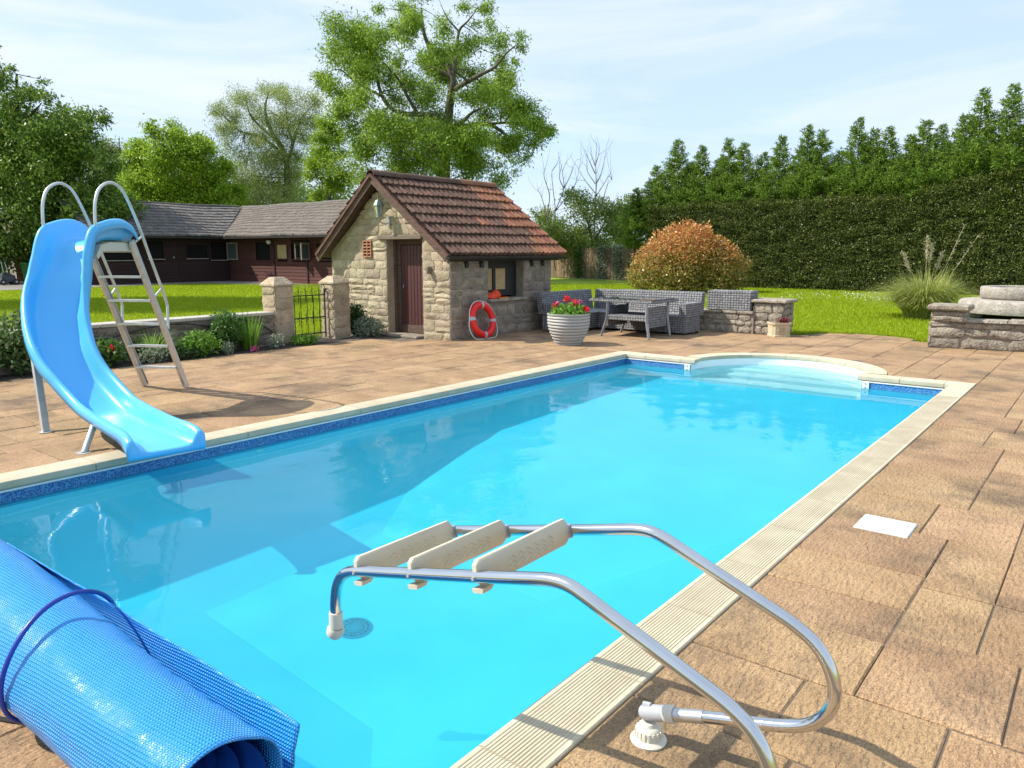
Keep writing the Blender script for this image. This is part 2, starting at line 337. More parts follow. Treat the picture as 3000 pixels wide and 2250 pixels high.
# ------------------------------------------------------------------ pool basin, coping, water
M_liner = mat('pool_liner', (.04, .61, .88), (.065, .70, .93), .7, .6, .15, 120, spec=.3)
def mosaic():
    m = bpy.data.materials.new('mosaic_band'); m.use_nodes = True; nt = m.node_tree; N = nt.nodes; L = nt.links; P = N['Principled BSDF']; P.inputs['Roughness'].default_value = .45
    geo = N.new('ShaderNodeNewGeometry'); sep = N.new('ShaderNodeSeparateXYZ'); L.new(geo.outputs['Position'], sep.inputs[0])
    a = N.new('ShaderNodeMath'); L.new(sep.outputs[0], a.inputs[0]); L.new(sep.outputs[1], a.inputs[1]); cb = N.new('ShaderNodeCombineXYZ'); L.new(a.outputs[0], cb.inputs[0]); L.new(sep.outputs[2], cb.inputs[1])
    br = N.new('ShaderNodeTexVoronoi'); br.distance = 'CHEBYCHEV'; br.inputs['Randomness'].default_value = .45; br.inputs['Scale'].default_value = 62; L.new(cb.outputs[0], br.inputs['Vector'])
    r = N.new('ShaderNodeValToRGB'); e = r.color_ramp.elements; e[0].color = (.014, .075, .22, 1); e[1].color = (.09, .32, .58, 1); q = e.new(.55); q.color = (.022, .13, .37, 1); L.new(br.outputs['Color'], r.inputs[0])
    r2 = N.new('ShaderNodeValToRGB'); r2.color_ramp.elements[0].position = .42; r2.color_ramp.elements[1].position = .5; L.new(br.outputs['Distance'], r2.inputs[0])
    mx = N.new('ShaderNodeMixRGB'); L.new(r2.outputs[0], mx.inputs[0]); L.new(r.outputs[0], mx.inputs[1]); mx.inputs[2].default_value = (.16, .36, .55, 1); L.new(mx.outputs[0], P.inputs['Base Color']); return m
M_mosaic = mosaic()
M_step = mat('white_step_shell', (.82, .87, .85), (.88, .92, .90), 2, .35, 0)
M_coping = mat('coping_stone_mix', (.47, .405, .275), (.55, .485, .35), 5, .8, .35, 60, vary=.07, c3=(.46, .42, .32), s3=70, f3=.60, dist=.006)
M_bead = mat('white_plastic', (.78, .79, .78), None, rough=.35)
pool = thing('swimming_pool', 'long blue lined swimming pool with a half round white stepped end', 'swimming pool', (-3.98, 6.2, 0))
D = lambda y: -1.3                                  # the walls run a little below the floor
HB = -1.75                                          # bottom of the hopper at the deep end
g = G(); ys = [IY0, 4.3, 6.7, IY1]
g.add([(IX0, IY0, -1.08), (IX1, IY0, -1.08), (IX1, 6.9, -1.14), (IX0, 6.9, -1.14), (-4.87, 2.62, HB), (-3.09, 2.62, HB), (-3.09, 4.3, HB), (-4.87, 4.3, HB), (IX1, IY1, -1.06), (IX0, IY1, -1.06)],
      [(0, 1, 5, 4), (1, 2, 6, 5), (2, 3, 7, 6), (3, 0, 4, 7), (4, 5, 6, 7), (3, 2, 8, 9)])
floor_ = mk('pool_floor', g, M_liner, pool)
bl, br_ = BC[0] - BI, BC[0] + BI
def wallstrip(g, top, bot):
    for k in range(3):
        a, b = ys[k], ys[k + 1]; f = lambda y: bot(y) if callable(bot) else bot
        g.add([(IX0, a, f(a)), (IX0, b, f(b)), (IX0, b, top), (IX0, a, top)], [(3, 2, 1, 0)]); g.add([(IX1, a, f(a)), (IX1, b, f(b)), (IX1, b, top), (IX1, a, top)], [(0, 1, 2, 3)])
    f = lambda y: bot(y) if callable(bot) else bot
    g.add([(IX0, IY0, f(IY0)), (IX1, IY0, f(IY0)), (IX1, IY0, top), (IX0, IY0, top)], [(0, 1, 2, 3)])
    for a, b in ((IX0, bl), (br_, IX1)): g.add([(a, IY1, f(IY1)), (b, IY1, f(IY1)), (b, IY1, top), (a, IY1, top)], [(3, 2, 1, 0)])
g = G(); wallstrip(g, -.215, D); wl_ = mk('pool_wall', g, M_liner, pool)
g = G(); wallstrip(g, -.062, -.215); tb = mk('tile_band', g, M_mosaic, pool)
g = G()
for (x0, y0, x1, y1) in ((IX0, IY0, IX0 + .012, IY1), (IX1 - .012, IY0, IX1, IY1), (IX0 + .012, IY1 - .012, bl, IY1), (br_, IY1 - .012, IX1 - .012, IY1)): g.box(x0, y0, -.075, x1, y1, -.061)
bd = mk('liner_bead', g, M_bead, pool)
g = G()      # shell of the bay: back wall and straight-fronted steps
aa = np.linspace(0, math.pi, 33); zb = D(IY1)
g.grid(lambda u, v: (BC[0] + BI * math.cos(math.pi * u), BC[1] + BI * math.sin(math.pi * u) if 0 < u < 1 else IY1, zb + (-.04 - zb) * v), 32, 1)
wb = mk('bay_wall', g, M_step, pool, smooth=40)
g = G(); st = [(11.14, -.86), (11.50, -.62), (11.86, -.40), (12.15, -.24)]
for k, (y, z) in enumerate(st):
    y2 = st[k + 1][0] if k < 3 else BC[1] + BI + .02; zl = st[k - 1][1] if k else zb
    w = lambda yy: math.sqrt(max(BI ** 2 - max(yy - BC[1], 0) ** 2, 0)) if yy > BC[1] else BI
    c = BC[0]
    g.add([(c - w(y), y, zl), (c + w(y), y, zl), (c + w(y), y + .02, z), (c - w(y), y + .02, z)], [(0, 1, 2, 3)])
    n = 10; L_ = [(c - w(y + .02 + (y2 - y) * t), y + .02 + (y2 - y) * t, z) for t in np.linspace(0, 1, n)]; R_ = [(c + w(y + .02 + (y2 - y) * t), y + .02 + (y2 - y) * t, z) for t in np.linspace(0, 1, n)]
    for i in range(n - 1): g.add([L_[i], R_[i], R_[i + 1], L_[i + 1]], [(0, 1, 2, 3)])
sp = mk('bay_steps', g, M_step, pool)
for o in (floor_, wl_, tb, wb, sp): o.cycles.is_caustics_receiver = True
for x in (bl - .055, br_ + .055):
    g = G(); g.box(x - .045, IY1 - .02, -.40, x + .045, IY1 - .003, -.066); f = mk('corner_plate', g, M_bead, pool)
    for z in (-.095, -.145): g = G(); g.tube([(x, IY1 - .021, z), (x, IY1 - .027, z)], .009, 8); mk('bolt', g, mat('steel_bolt', (.4, .4, .4), rough=.3, metal=1) if 'steel_bolt' not in bpy.data.materials else bpy.data.materials['steel_bolt'], f)
g = G()      # floor drain and a return inlet on the left wall
dz = HB + .006; dcx, dcy = -3.93, 3.19
for r0, r1, h in ((.0, .03, .008), (.045, .06, .008), (.075, .09, .008), (.105, .125, .008)): g.lathe([(max(r0, .0001), 0), (max(r0, .0001), h), (r1, h), (r1, 0)], (dcx, dcy, dz), 28)
dr = mk('floor_drain', g, mat('drain_plastic', (.045, .60, .80), None, rough=.5), pool)
for k in range(16):
    if k == 0: sg = G(); 
    a = k * math.pi / 8; sg.bar((dcx + .03 * math.cos(a), dcy + .03 * math.sin(a), dz + .004), (dcx + .12 * math.cos(a), dcy + .12 * math.sin(a), dz + .004), .012, .008)
mk('drain_spokes', sg, bpy.data.materials['drain_plastic'], dr)
for y in (4.1, 8.6): g = G(); g.tube([(IX0 + .001, y, -.34), (IX0 + .02, y, -.34)], [.05, .035], 14); mk('return_inlet', g, M_bead, pool)

cop = thing('pool_coping', 'cream ribbed coping stones round the edge of the swimming pool', 'pool coping', (-3.98, 6.2, 0), kind='structure')
del cop['category']
def coping_profile(ribs, w=.262):
    """across from the outer edge (0) to the pool edge (w)"""
    p = [(0, -.03), (0, .005), (.005, .010)]
    if ribs:
        for k in range(15): a = .022 + k * .0145; p += [(a, .010), (a + .003, .0065), (a + .006, .0065), (a + .009, .010)]
    p += [(w - .014, .010), (w - .003, .005), (w, -.012), (w - .002, -.045), (w - .014, -.060)]
    return p
def cop_straight(a, b, fn, ribs):
    g = G(); pr = coping_profile(ribs); n = len(pr); A = [fn(u, a, z) for u, z in pr]; B = [fn(u, b, z) for u, z in pr]
    f = [(k, k + 1, n + k + 1, n + k) for k in range(n - 1)] + [tuple(range(n))[::-1], tuple(range(n, 2 * n))]; g.add(A + B, f); return g
def run(a, b, step, first, fn, ribs):
    y = first
    while y < b - .05:
        e = min(y + step, b)
        if b - e < .2: e = b
        mk('coping_stone', cop_straight(max(y, a) + .0035, e - .0035, fn, ribs(y) if callable(ribs) else ribs), M_coping, cop, smooth=35); y = e
run(PY0 + .26, PY1 - .262, .695, PY0 + .17, lambda u, s, z: (PX1 - u, s, z), lambda y: y < 9.5)
run(PY0 + .26, PY1 - .262, 1.39, 1.2, lambda u, s, z: (PX0 + u, s, z), lambda y: False)
run(PX0, PX1, .9, PX0, lambda u, s, z: (s, PY0 + u, z), False)
run(PX0, BC[0] - BI + .06, .62, PX0, lambda u, s, z: (s, PY1 - u, z), False)
run(BC[0] + BI - .06, PX1, .53, BC[0] + BI - .06, lambda u, s, z: (s, PY1 - u, z), False)
for k in range(7):
    a0, a1 = .115 + k * (math.pi - .23) / 7 + .002, .115 + (k + 1) * (math.pi - .23) / 7 - .002; pr = coping_profile(False, BR - BI + .01); n = len(pr); g = G(); m = 8
    for i in range(m + 1):
        a = a0 + (a1 - a0) * i / m; g.v += [(BC[0] + (BR - u) * math.cos(a), BC[1] + (BR - u) * math.sin(a), z + .001) for u, z in pr]
    g.f += [(i * n + j, i * n + j + 1, (i + 1) * n + j + 1, (i + 1) * n + j) for i in range(m) for j in range(n - 1)] + [tuple(range(n))[::-1], tuple(m * n + j for j in range(n))]
    mk('coping_stone', g, M_coping, cop, smooth=35)
# mortar bed under the stones
g = G()
for x0, y0, x1, y1 in ((PX0 + .02, PY0 + .02, IX0 - .005, PY1), (IX1 + .005, PY0 + .02, PX1 - .02, PY1), (IX0 - .005, PY0 + .02, IX1 + .005, IY0 - .005), (IX0 - .005, IY1 + .005, bl, PY1 - .02), (br_, IY1 + .005, IX1 + .005, PY1 - .02)): g.box(x0, y0, -.3, x1, y1, -.031)
g.grid(lambda u, v: (BC[0] + (BI + .01 + .2 * v) * math.cos(math.pi * u), BC[1] + (BI + .01 + .2 * v) * math.sin(math.pi * u), -.033), 24, 1)
mk('mortar_bed', g, M_joint, cop)

def water_mat():
    m = bpy.data.materials.new('pool_water'); m.use_nodes = True; nt = m.node_tree; N = nt.nodes; L = nt.links; N.remove(N['Principled BSDF'])
    rf = N.new('ShaderNodeBsdfRefraction'); rf.inputs['IOR'].default_value = 1.33; rf.inputs['Roughness'].default_value = 0; rf.inputs['Color'].default_value = (.76, .97, 1, 1)
    gl = N.new('ShaderNodeBsdfGlossy'); gl.inputs['Roughness'].default_value = .015; fr = N.new('ShaderNodeFresnel'); fr.inputs['IOR'].default_value = 1.33
    geo = N.new('ShaderNodeNewGeometry'); mp = N.new('ShaderNodeMapping'); mp.inputs['Scale'].default_value = (1, .8, 1); mp.inputs['Rotation'].default_value = (0, 0, .7)
    L.new(geo.outputs['Position'], mp.inputs[0]); n = N.new('ShaderNodeTexNoise'); n.inputs['Scale'].default_value = 5.5; n.inputs['Detail'].default_value = 3; n.inputs['Distortion'].default_value = .6; L.new(mp.outputs[0], n.inputs['Vector'])
    n2 = N.new('ShaderNodeTexNoise'); n2.inputs['Scale'].default_value = .45; n2.inputs['Detail'].default_value = 2; L.new(mp.outputs[0], n2.inputs['Vector'])     # calm and ruffled patches
    mr = N.new('ShaderNodeMapRange'); mr.inputs['From Min'].default_value = .4; mr.inputs['From Max'].default_value = .65; mr.inputs['To Min'].default_value = .2; L.new(n2.outputs['Fac'], mr.inputs[0])
    ml = N.new('ShaderNodeMath'); ml.operation = 'MULTIPLY'; L.new(n.outputs['Fac'], ml.inputs[0]); L.new(mr.outputs[0], ml.inputs[1])
    b = N.new('ShaderNodeBump'); b.inputs['Strength'].default_value = .14; b.inputs['Distance'].default_value = .02; L.new(ml.outputs[0], b.inputs['Height']); L.new(b.outputs[0], gl.inputs['Normal'])
    mx = N.new('ShaderNodeMixShader'); fm = N.new('ShaderNodeMath'); fm.operation = 'MULTIPLY'; fm.inputs[1].default_value = 1.0; L.new(fr.outputs[0], fm.inputs[0]); L.new(fm.outputs[0], mx.inputs[0]); L.new(rf.outputs[0], mx.inputs[1]); L.new(gl.outputs[0], mx.inputs[2]); L.new(mx.outputs[0], N['Material Output'].inputs['Surface']); return m
wo_ = [(IX0 - .002, IY0 - .002), (IX1 + .002, IY0 - .002), (IX1 + .002, IY1 + .002), (br_ + .001, IY1 + .002)] + [(BC[0] + (BI + .002) * math.cos(a), BC[1] + (BI + .002) * math.sin(a)) for a in np.linspace(.0, math.pi, 30)] + [(bl - .001, IY1 + .002), (IX0 - .002, IY1 + .002)]
WVS = [(rnd.uniform(0, 6.28), rnd.uniform(5, 17), rnd.uniform(0, 6.28)) for _ in range(14)]
def wz(x, y):
    e = min(1, (x - IX0) * 4, (IX1 - x) * 4); k = .55 + .45 * math.sin(x * .9 + 1.1 * math.sin(y * .6)); return WATER + k * sum((.016 / f / f) * math.sin(f * (x * math.cos(a) + y * math.sin(a)) + p) * 2.2 for a, f, p in WVS)
g = G(); g.grid(lambda u, v: (lambda x, y: (x, y, wz(x, y)))(IX0 - .002 + (IX1 - IX0 + .004) * u, IY0 - .002 + (IY1 - IY0 + .004) * v), 110, 230)
g.grid(lambda u, v: (lambda x, y: (x, y, wz(x, y)))(BC[0] - (BI + .002) * math.cos(math.pi * u) * v, IY1 + .002 + (BI + BC[1] - IY1) * math.sin(math.pi * u) * v), 60, 34)
water = mk('water_ripples', g, water_mat(), smooth=True, kind='structure'); water.cycles.is_caustics_caster = True; water.data.shade_smooth()

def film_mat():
    m = bpy.data.materials.new('shade_lift_film'); m.use_nodes = True; nt = m.node_tree; N = nt.nodes; L = nt.links; N.remove(N['Principled BSDF'])
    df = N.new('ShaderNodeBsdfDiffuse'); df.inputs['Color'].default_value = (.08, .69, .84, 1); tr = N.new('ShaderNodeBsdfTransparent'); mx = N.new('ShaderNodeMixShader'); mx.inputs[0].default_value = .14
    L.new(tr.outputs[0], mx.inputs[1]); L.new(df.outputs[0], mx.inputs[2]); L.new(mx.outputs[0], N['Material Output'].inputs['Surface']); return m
film = flat('water', wo_, [], WATER + .007, film_mat()); water.parent = film; water.name = 'water_ripples'; del water['kind']     # cyan film added above the rippled water to lighten its shaded part

# skimmer lid let into the paving
t = thing('skimmer_lid', 'square white plastic skimmer cover set flush in the tan paving beside the pool', 'drain cover', (-.99, 5.02, 0))
g = G(); g.bbox(-1.145, 4.875, -.01, -.835, 5.165, .012, .006); mk('cover', g, mat('aged_white_plastic', (.56, .56, .52), (.66, .66, .63), 4, .5, .15, 30, c3=(.40, .39, .34), s3=18, f3=.60), t)
g = G(); g.tube([(-.99 + .07 * math.cos(a), 5.02 + .07 * math.sin(a), .0125) for a in np.linspace(0, 2 * math.pi, 28, endpoint=False)], .0025, 6, closed=True); mk('lid_ring', g, M_bead, t)

# ------------------------------------------------------------------ stones
def stone_geo(quad, fn, proud=.03, back=.02, r=None, jit=.02):
    """one rough block from four (u,v) corners; fn(u,v,n) maps to the world"""
    r = r or rnd; q = [Vector((a, b)) for a, b in quad]; c = sum(q, Vector((0, 0))) / 4; ring = []
    for k in range(4):
        a, b = q[k], q[(k + 1) % 4]; pa, pb = q[k - 1], a
        ring.append(a + (b - a) * .12 + (q[k - 1] - a) * .0); ring.append((a + b) / 2)
    pts = []
    for k in range(4):
        a, b, p = q[k], q[(k + 1) % 4], q[k - 1]
        pts += [a + ((b - a) + (p - a)) * r.uniform(.02, .12) + Vector((r.uniform(-jit, jit), r.uniform(-jit, jit))) * .4, (a + b) / 2 + Vector((r.uniform(-jit, jit), r.uniform(-jit, jit)))]
    g = G(); n = 8; s = (q[2] - q[0]).length; ins = min(.022, s * .08)
    low = [fn(p.x, p.y, -back) for p in pts]; mid = []; top = []
    d0 = proud * r.uniform(.55, 1.1)
    for p in pts:
        d = (c - p); L = d.length or 1; mid.append(fn(p.x, p.y, d0 * .45)); p2 = p + d / L * ins * 2.2
        top.append(fn(p2.x + r.uniform(-.006, .006), p2.y + r.uniform(-.006, .006), d0 * r.uniform(.8, 1.15)))
    cc = fn(c.x + r.uniform(-.2, .2) * s * .3, c.y + r.uniform(-.02, .02), d0 * r.uniform(1.0, 1.55))
    f = [(k, (k + 1) % n, n + (k + 1) % n, n + k) for k in range(n)] + [(n + k, n + (k + 1) % n, 2 * n + (k + 1) % n, 2 * n + k) for k in range(n)] + [(2 * n + k, 2 * n + (k + 1) % n, 3 * n) for k in range(n)]
    g.add(low + mid + top + [cc], f); return g
def courses(v0, v1, lo, hi):
    out = []; v = v0
    while v < v1 - .01:
        h = rnd.uniform(lo, hi); h = v1 - v if v1 - v - h < lo * .8 else h; out.append((v, v + h)); v += h
    return out
def stonework(parent, m, fn, span, v0, v1, lo=.14, hi=.27, wlo=.18, whi=.55, holes=(), proud=.03, jt=.012, name='stone', big=None):
    """lay coursed rubble; span(v) -> (u0,u1); holes are (u0,v0,u1,v1)"""
    for a, b in courses(v0, v1, lo, hi):
        sa, sb = span(a), span(b); iv = [((sa[0], sb[0]), (sa[1], sb[1]))]
        for h in holes:
            if b > h[1] + .03 and a < h[3] - .03:
                nv = []
                for L_, R_ in iv:
                    if L_[0] < h[0] < R_[0]: nv.append((L_, (h[0], h[0])))
                    if L_[0] < h[2] < R_[0] or (L_[0] < h[2] and h[2] < R_[1]): nv.append(((h[2], h[2]), R_))
                    if not (L_[0] < h[0] < R_[0]) and not (L_[0] < h[2] < R_[0]): nv.append((L_, R_))
                iv = nv
        for L_, R_ in iv:
            w = (R_[0] + R_[1]) / 2 - (L_[0] + L_[1]) / 2
            if w < .05: continue
            cuts = [0.]; x = 0
            while x < w - .001:
                d = rnd.uniform(wlo, whi); d = w - x if w - x - d < wlo * .7 else d; x += d; cuts.append(x / w)
            for t0, t1 in zip(cuts, cuts[1:]):
                lb = L_[0] + (R_[0] - L_[0]) * t0; rb = L_[0] + (R_[0] - L_[0]) * t1; lt = L_[1] + (R_[1] - L_[1]) * t0; rt = L_[1] + (R_[1] - L_[1]) * t1
                if rb - lb < .03 and rt - lt < .03: continue
                k = rnd.uniform(-.012, .012); j = jt
                rows = [(a, b)] if (b - a < .19 or rnd.random() > .3 or (rb - lb) < .2) else [(a, a + (b - a) * rnd.uniform(.4, .6)), None]
                if len(rows) == 2: rows[1] = (rows[0][1], b)
                for va, vb in rows:
                    ta, tb_ = (va - a) / (b - a), (vb - a) / (b - a); le = lambda t: lb + (lt - lb) * t; re = lambda t: rb + (rt - rb) * t
                    quad = [(le(ta) + j, va + j), (max(re(ta) - j, le(ta) + j + .01), va + j), (max(re(tb_) - j, le(tb_) + j + .012), vb - j), (le(tb_) + j, vb - j)]
                    mk(name, stone_geo(quad, fn, proud), m, parent, smooth=22)
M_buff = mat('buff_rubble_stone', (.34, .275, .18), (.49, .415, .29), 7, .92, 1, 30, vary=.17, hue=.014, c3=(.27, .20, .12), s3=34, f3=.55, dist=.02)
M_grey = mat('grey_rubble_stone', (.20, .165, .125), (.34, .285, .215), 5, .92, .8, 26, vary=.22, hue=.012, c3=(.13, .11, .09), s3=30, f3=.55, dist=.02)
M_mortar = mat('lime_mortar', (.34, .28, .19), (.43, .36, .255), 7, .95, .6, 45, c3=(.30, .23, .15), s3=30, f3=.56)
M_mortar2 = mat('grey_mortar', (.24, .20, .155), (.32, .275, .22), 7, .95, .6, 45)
M_tile = mat('clay_roof_tile', (.088, .046, .034), (.155, .082, .056), 7, .9, .8, 60, vary=.2, hue=.012, c3=(.075, .055, .042), s3=22, f3=.53, dist=.012)
M_tile2 = mat('orange_clay_roof_tile', (.20, .082, .046), (.26, .115, .065), 7, .9, .7, 60, vary=.18, hue=.012, c3=(.12, .07, .05), s3=22, f3=.56, dist=.012)
M_wood = mat('weathered_brown_timber', (.075, .045, .033), (.135, .085, .062), 5, .85, .6, 30, vary=.12, stretch=(1, 1, 6))
M_dark = mat('black_paint', (.012, .011, .011), (.02, .018, .017), 5, .6)
M_void = mat('dark_interior', (.006, .005, .005), None, rough=.95)
M_maroon = mat('maroon_door_paint', (.068, .022, .020), (.092, .031, .027), 9, .55, .25, 60, vary=.07, stretch=(8, 8, 1))

# ------------------------------------------------------------------ the stone pool house
SX0, SX1, SY0, SY1 = -13.46, -9.97, 10.69, 14.0
RX, RZ = -11.83, 3.205            # ridge line
ELX, ELZ, ERX, ERZ = -13.60, 1.67, -9.80, 1.665   # lower ends of the roof, left and right
shed = thing('stone_shed', 'small buff stone pool house with steep brown tiled roof and maroon door', 'shed', (-11.7, 12.3, 0))
def roof_z(x): return RZ + (x - RX) * ((ERZ - RZ) / (ERX - RX)) if x > RX else RZ + (RX - x) * ((ELZ - RZ) / (RX - ELX))
DX0, DX1, DZ = -11.72, -10.70, 1.93      # door opening
WY0, WY1, WZ0, WZ1 = 11.83, 13.0, .74, 1.52  # window opening
g = G(); T = .34; under = .10
top = lambda x: roof_z(x) - under
def slab_wall(poly): g.prism(poly, lambda u, v: (u, SY0 + .012, v), lambda u, v: (u, SY0 + T, v))
slab_wall([(SX0, -.05), (DX0, -.05), (DX0, top(DX0)), (SX0, top(SX0))]); slab_wall([(DX1, -.05), (SX1 - .012, -.05), (SX1 - .012, top(SX1)), (DX1, top(DX1))])
slab_wall([(DX0 + .001, DZ), (DX1 - .001, DZ), (DX1 - .001, top(DX1)), (RX, top(RX)), (DX0 + .001, top(DX0))])
front = mk('gable_wall', g, M_mortar, shed)
g = G(); X1 = SX1 - .012
for y0, y1, z0, z1 in ((SY0 + T, WY0, -.05, top(SX1)), (WY1, SY1, -.05, top(SX1)), (WY0, WY1, -.05, WZ0), (WY0, WY1, WZ1, top(SX1))): g.box(X1 - T, y0 + .001, z0, X1, y1 - .001, z1)
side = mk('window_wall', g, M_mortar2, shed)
g = G(); g.box(SX0, SY0 + T, -.05, SX0 + .3, SY1, top(SX0)); g.prism([(SX0, -.05), (SX1 - .02, -.05), (SX1 - .02, top(SX1)), (RX, top(RX)), (SX0, top(SX0))], lambda u, v: (u, SY1 - .3, v), lambda u, v: (u, SY1, v)); g.box(SX0 + .3, SY0 + T, -.05, X1 - T, SY1 - .3, .005)
mk('rear_walls', g, M_mortar2, shed)
def gspan(v):
    m_ = .06
    l = SX0 if v < top(SX0) - m_ else RX - (RZ - under - m_ - v) / ((RZ - ELZ) / (RX - ELX)); r = SX1 if v < top(SX1) - m_ else RX + (RZ - under - m_ - v) / ((RZ - ERZ) / (ERX - RX))
    return (l, max(r, l + .02))
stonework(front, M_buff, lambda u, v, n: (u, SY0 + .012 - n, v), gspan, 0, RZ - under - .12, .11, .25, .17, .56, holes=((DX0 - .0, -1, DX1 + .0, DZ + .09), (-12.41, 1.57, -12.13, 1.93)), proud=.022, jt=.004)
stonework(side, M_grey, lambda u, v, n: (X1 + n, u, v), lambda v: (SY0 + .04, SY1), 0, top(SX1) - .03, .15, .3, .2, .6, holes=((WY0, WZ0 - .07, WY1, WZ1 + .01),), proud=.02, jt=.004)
# door recess, frame, boards, lintel, step
g = G(); g.box(DX0 + .06, SY0 + .255, -.02, DX0 + .15, SY0 + .33, DZ - .002); g.box(DX1 - .03, SY0 + .255, -.02, DX1 - .004, SY0 + .33, DZ - .002); g.box(DX0 + .15, SY0 + .255, DZ - .09, DX1 - .03, SY0 + .33, DZ - .002)
g.box(DX0 + .004, SY0 + .2, -.02, DX0 + .06, SY0 + .33, DZ - .002)
door = thing_part = mk('door_frame', g, M_wood, shed)
d0, d1 = DX0 + .155, DX1 - .035; g = G(); g.box(d0, SY0 + .29, .05, d1, SY0 + .315, DZ - .095); dl = mk('door', g, M_maroon, shed)
for k in range(9):
    a = d0 + (d1 - d0) * k / 9; b = d0 + (d1 - d0) * (k + 1) / 9; g = G(); g.bbox(a + .004, SY0 + .262, .22, b - .004, SY0 + .289, DZ - .10, .005); mk('door_board', g, M_maroon, dl)
g = G(); g.bbox(d0 + .002, SY0 + .250, .045, d1 - .002, SY0 + .289, .215, .006); mk('kick_board', g, M_wood, dl)
g = G(); g.tube([(d0 + .09, SY0 + .262, 1.02), (d0 + .09, SY0 + .235, 1.02)], .012, 8); g.tube([(d0 + .09, SY0 + .235, 1.03), (d0 + .09, SY0 + .225, .96)], .01, 6); mk('door_handle', g, mat('grey_iron', (.28, .28, .28), rough=.4, metal=.8), dl)
g = G(); g.bbox(DX0 - .2, SY0 - .05, DZ - .0, DX1 + .03, SY0 + .25, DZ + .09, .012); mk('door_lintel', g, mat('grey_oak_lintel', (.15, .11, .085), (.22, .17, .13), 6, .85, .8, 25, stretch=(.6, 4, 6)), shed)
g = G(); g.bbox(DX0 - .12, SY0 - .17, -.01, DX1 - .02, SY0 + .25, .045, .015); mk('door_step', g, M_grey, shed)
g = G(); g.box(DX0, SY0 + .34, -.02, DX1, SY0 + .36, DZ); mk('door_backing', g, M_void, shed)
# air brick, bracket, wall lamp
g = G(); vx0, vx1, vz0, vz1 = -12.40, -12.14, 1.58, 1.92; g.box(vx0 + .012, SY0 + .004, vz0 + .012, vx1 - .012, SY0 + .02, vz1 - .012); vb = mk('air_brick', g, M_void, shed)
M_terra = mat('terracotta', (.36, .155, .085), (.44, .21, .12), 9, .85, .4, 50)
g = G(); 
for a in (vx0, (vx0 + vx1) / 2 - .01, vx1 - .025): g.box(a, SY0 - .03, vz0, a + .022, SY0 + .01, vz1)
for k in range(6): z = vz0 + (vz1 - vz0 - .024) * k / 5; g.box(vx0 + .001, SY0 - .027, z, vx1 - .001, SY0 + .008, z + .026)
mk('air_brick_grid', g, M_terra, vb, kind='stuff')
g = G(); g.bbox(-10.50, SY0 - .11, 1.27, -10.44, SY0 - .01, 1.41, .008); mk('stone_bracket', g, M_grey, shed)
lamp = thing('wall_lantern', 'green metal carriage lantern hung under the peak of the shed gable', 'lamp', (-11.66, 10.5, 2.33))
M_verd = mat('green_lamp_metal', (.16, .22, .19), (.24, .30, .26), 14, .45, .2, 40, metal=.5)
lx, ly = -11.66, 10.47
g = G(); g.lathe([(.0001, 2.735), (.018, 2.73), (.02, 2.71), (.05, 2.69), (.075, 2.65), (.10, 2.60), (.105, 2.585), (.09, 2.58), (.0001, 2.58)], (lx, ly, 0), 6); mk('lamp_cap', g, M_verd, lamp)
g = G(); g.tube([(lx, ly, 2.73), (lx, ly, 2.80)], .012, 6); g.lathe([(.0001, 2.81), (.022, 2.80), (.022, 2.785), (.0001, 2.775)], (lx, ly, 0), 8); mk('finial', g, M_verd, lamp)
g = G(); g.lathe([(.085, 2.575), (.05, 2.38)], (lx, ly, 0), 6)
gm = mat('lantern_glass', (.30, .33, .28), None, rough=.15, spec=.5); gm.node_tree.nodes['Principled BSDF'].inputs['Transmission Weight'].default_value = .45; mk('lamp_glass', g, gm, lamp)
M_alu = mat('pale_weathered_metal', (.36, .37, .35), (.46, .46, .43), 10, .4, .1, 60, metal=.6)
for k in range(6): a = 2 * math.pi * k / 6; g = G(); g.tube([(lx + .088 * math.cos(a), ly + .088 * math.sin(a), 2.578), (lx + .053 * math.cos(a), ly + .053 * math.sin(a), 2.375)], .007, 5); mk('lamp_rib', g, M_alu, lamp)
g = G(); g.lathe([(.0001, 2.30), (.02, 2.31), (.03, 2.34), (.057, 2.365), (.057, 2.378), (.0001, 2.378)], (lx, ly, 0), 12); mk('lamp_base', g, M_alu, lamp)
g = G(); g.tube(catmull([(lx, ly, 2.31), (lx + .02, ly + .05, 2.26), (lx + .06, ly + .14, 2.24), (lx + .07, ly + .2, 2.3)]), .012, 6); g.box(lx + .03, SY0 - .045, 2.2, lx + .11, SY0 + .0, 2.38); mk('wall_bracket', g, M_alu, lamp)
# window with boarded panes, sill
wx = X1 - .23
g = G()
g.box(wx - .03, WY0 + .002, WZ0 + .04, wx + .03, WY0 + .06, WZ1 - .002); g.box(wx - .03, WY1 - .06, WZ0 + .04, wx + .03, WY1 - .002, WZ1 - .002); g.box(wx - .03, WY0 + .06, WZ0 + .04, wx + .03, WY1 - .06, WZ0 + .17); g.box(wx - .03, WY0 + .06, WZ1 - .17, wx + .03, WY1 - .06, WZ1 - .002)
g.box(wx - .029, 12.22, WZ0 + .17, wx + .029, 12.31, WZ1 - .17); g.box(wx - .029, 12.66, WZ0 + .17, wx + .029, WY1 - .06, WZ1 - .17)
wf = mk('window', g, M_dark, shed)
M_ply = mat('varnished_ply_board', (.40, .27, .12), (.50, .35, .17), 5, .5, .15, 20, stretch=(2, 1, 5), vary=.1)
for a, b in ((WY0 + .062, 12.218), (12.312, 12.658)): g = G(); g.box(wx - .012, a, WZ0 + .172, wx + .008, b, WZ1 - .172); mk('boarded_pane', g, M_ply, wf)
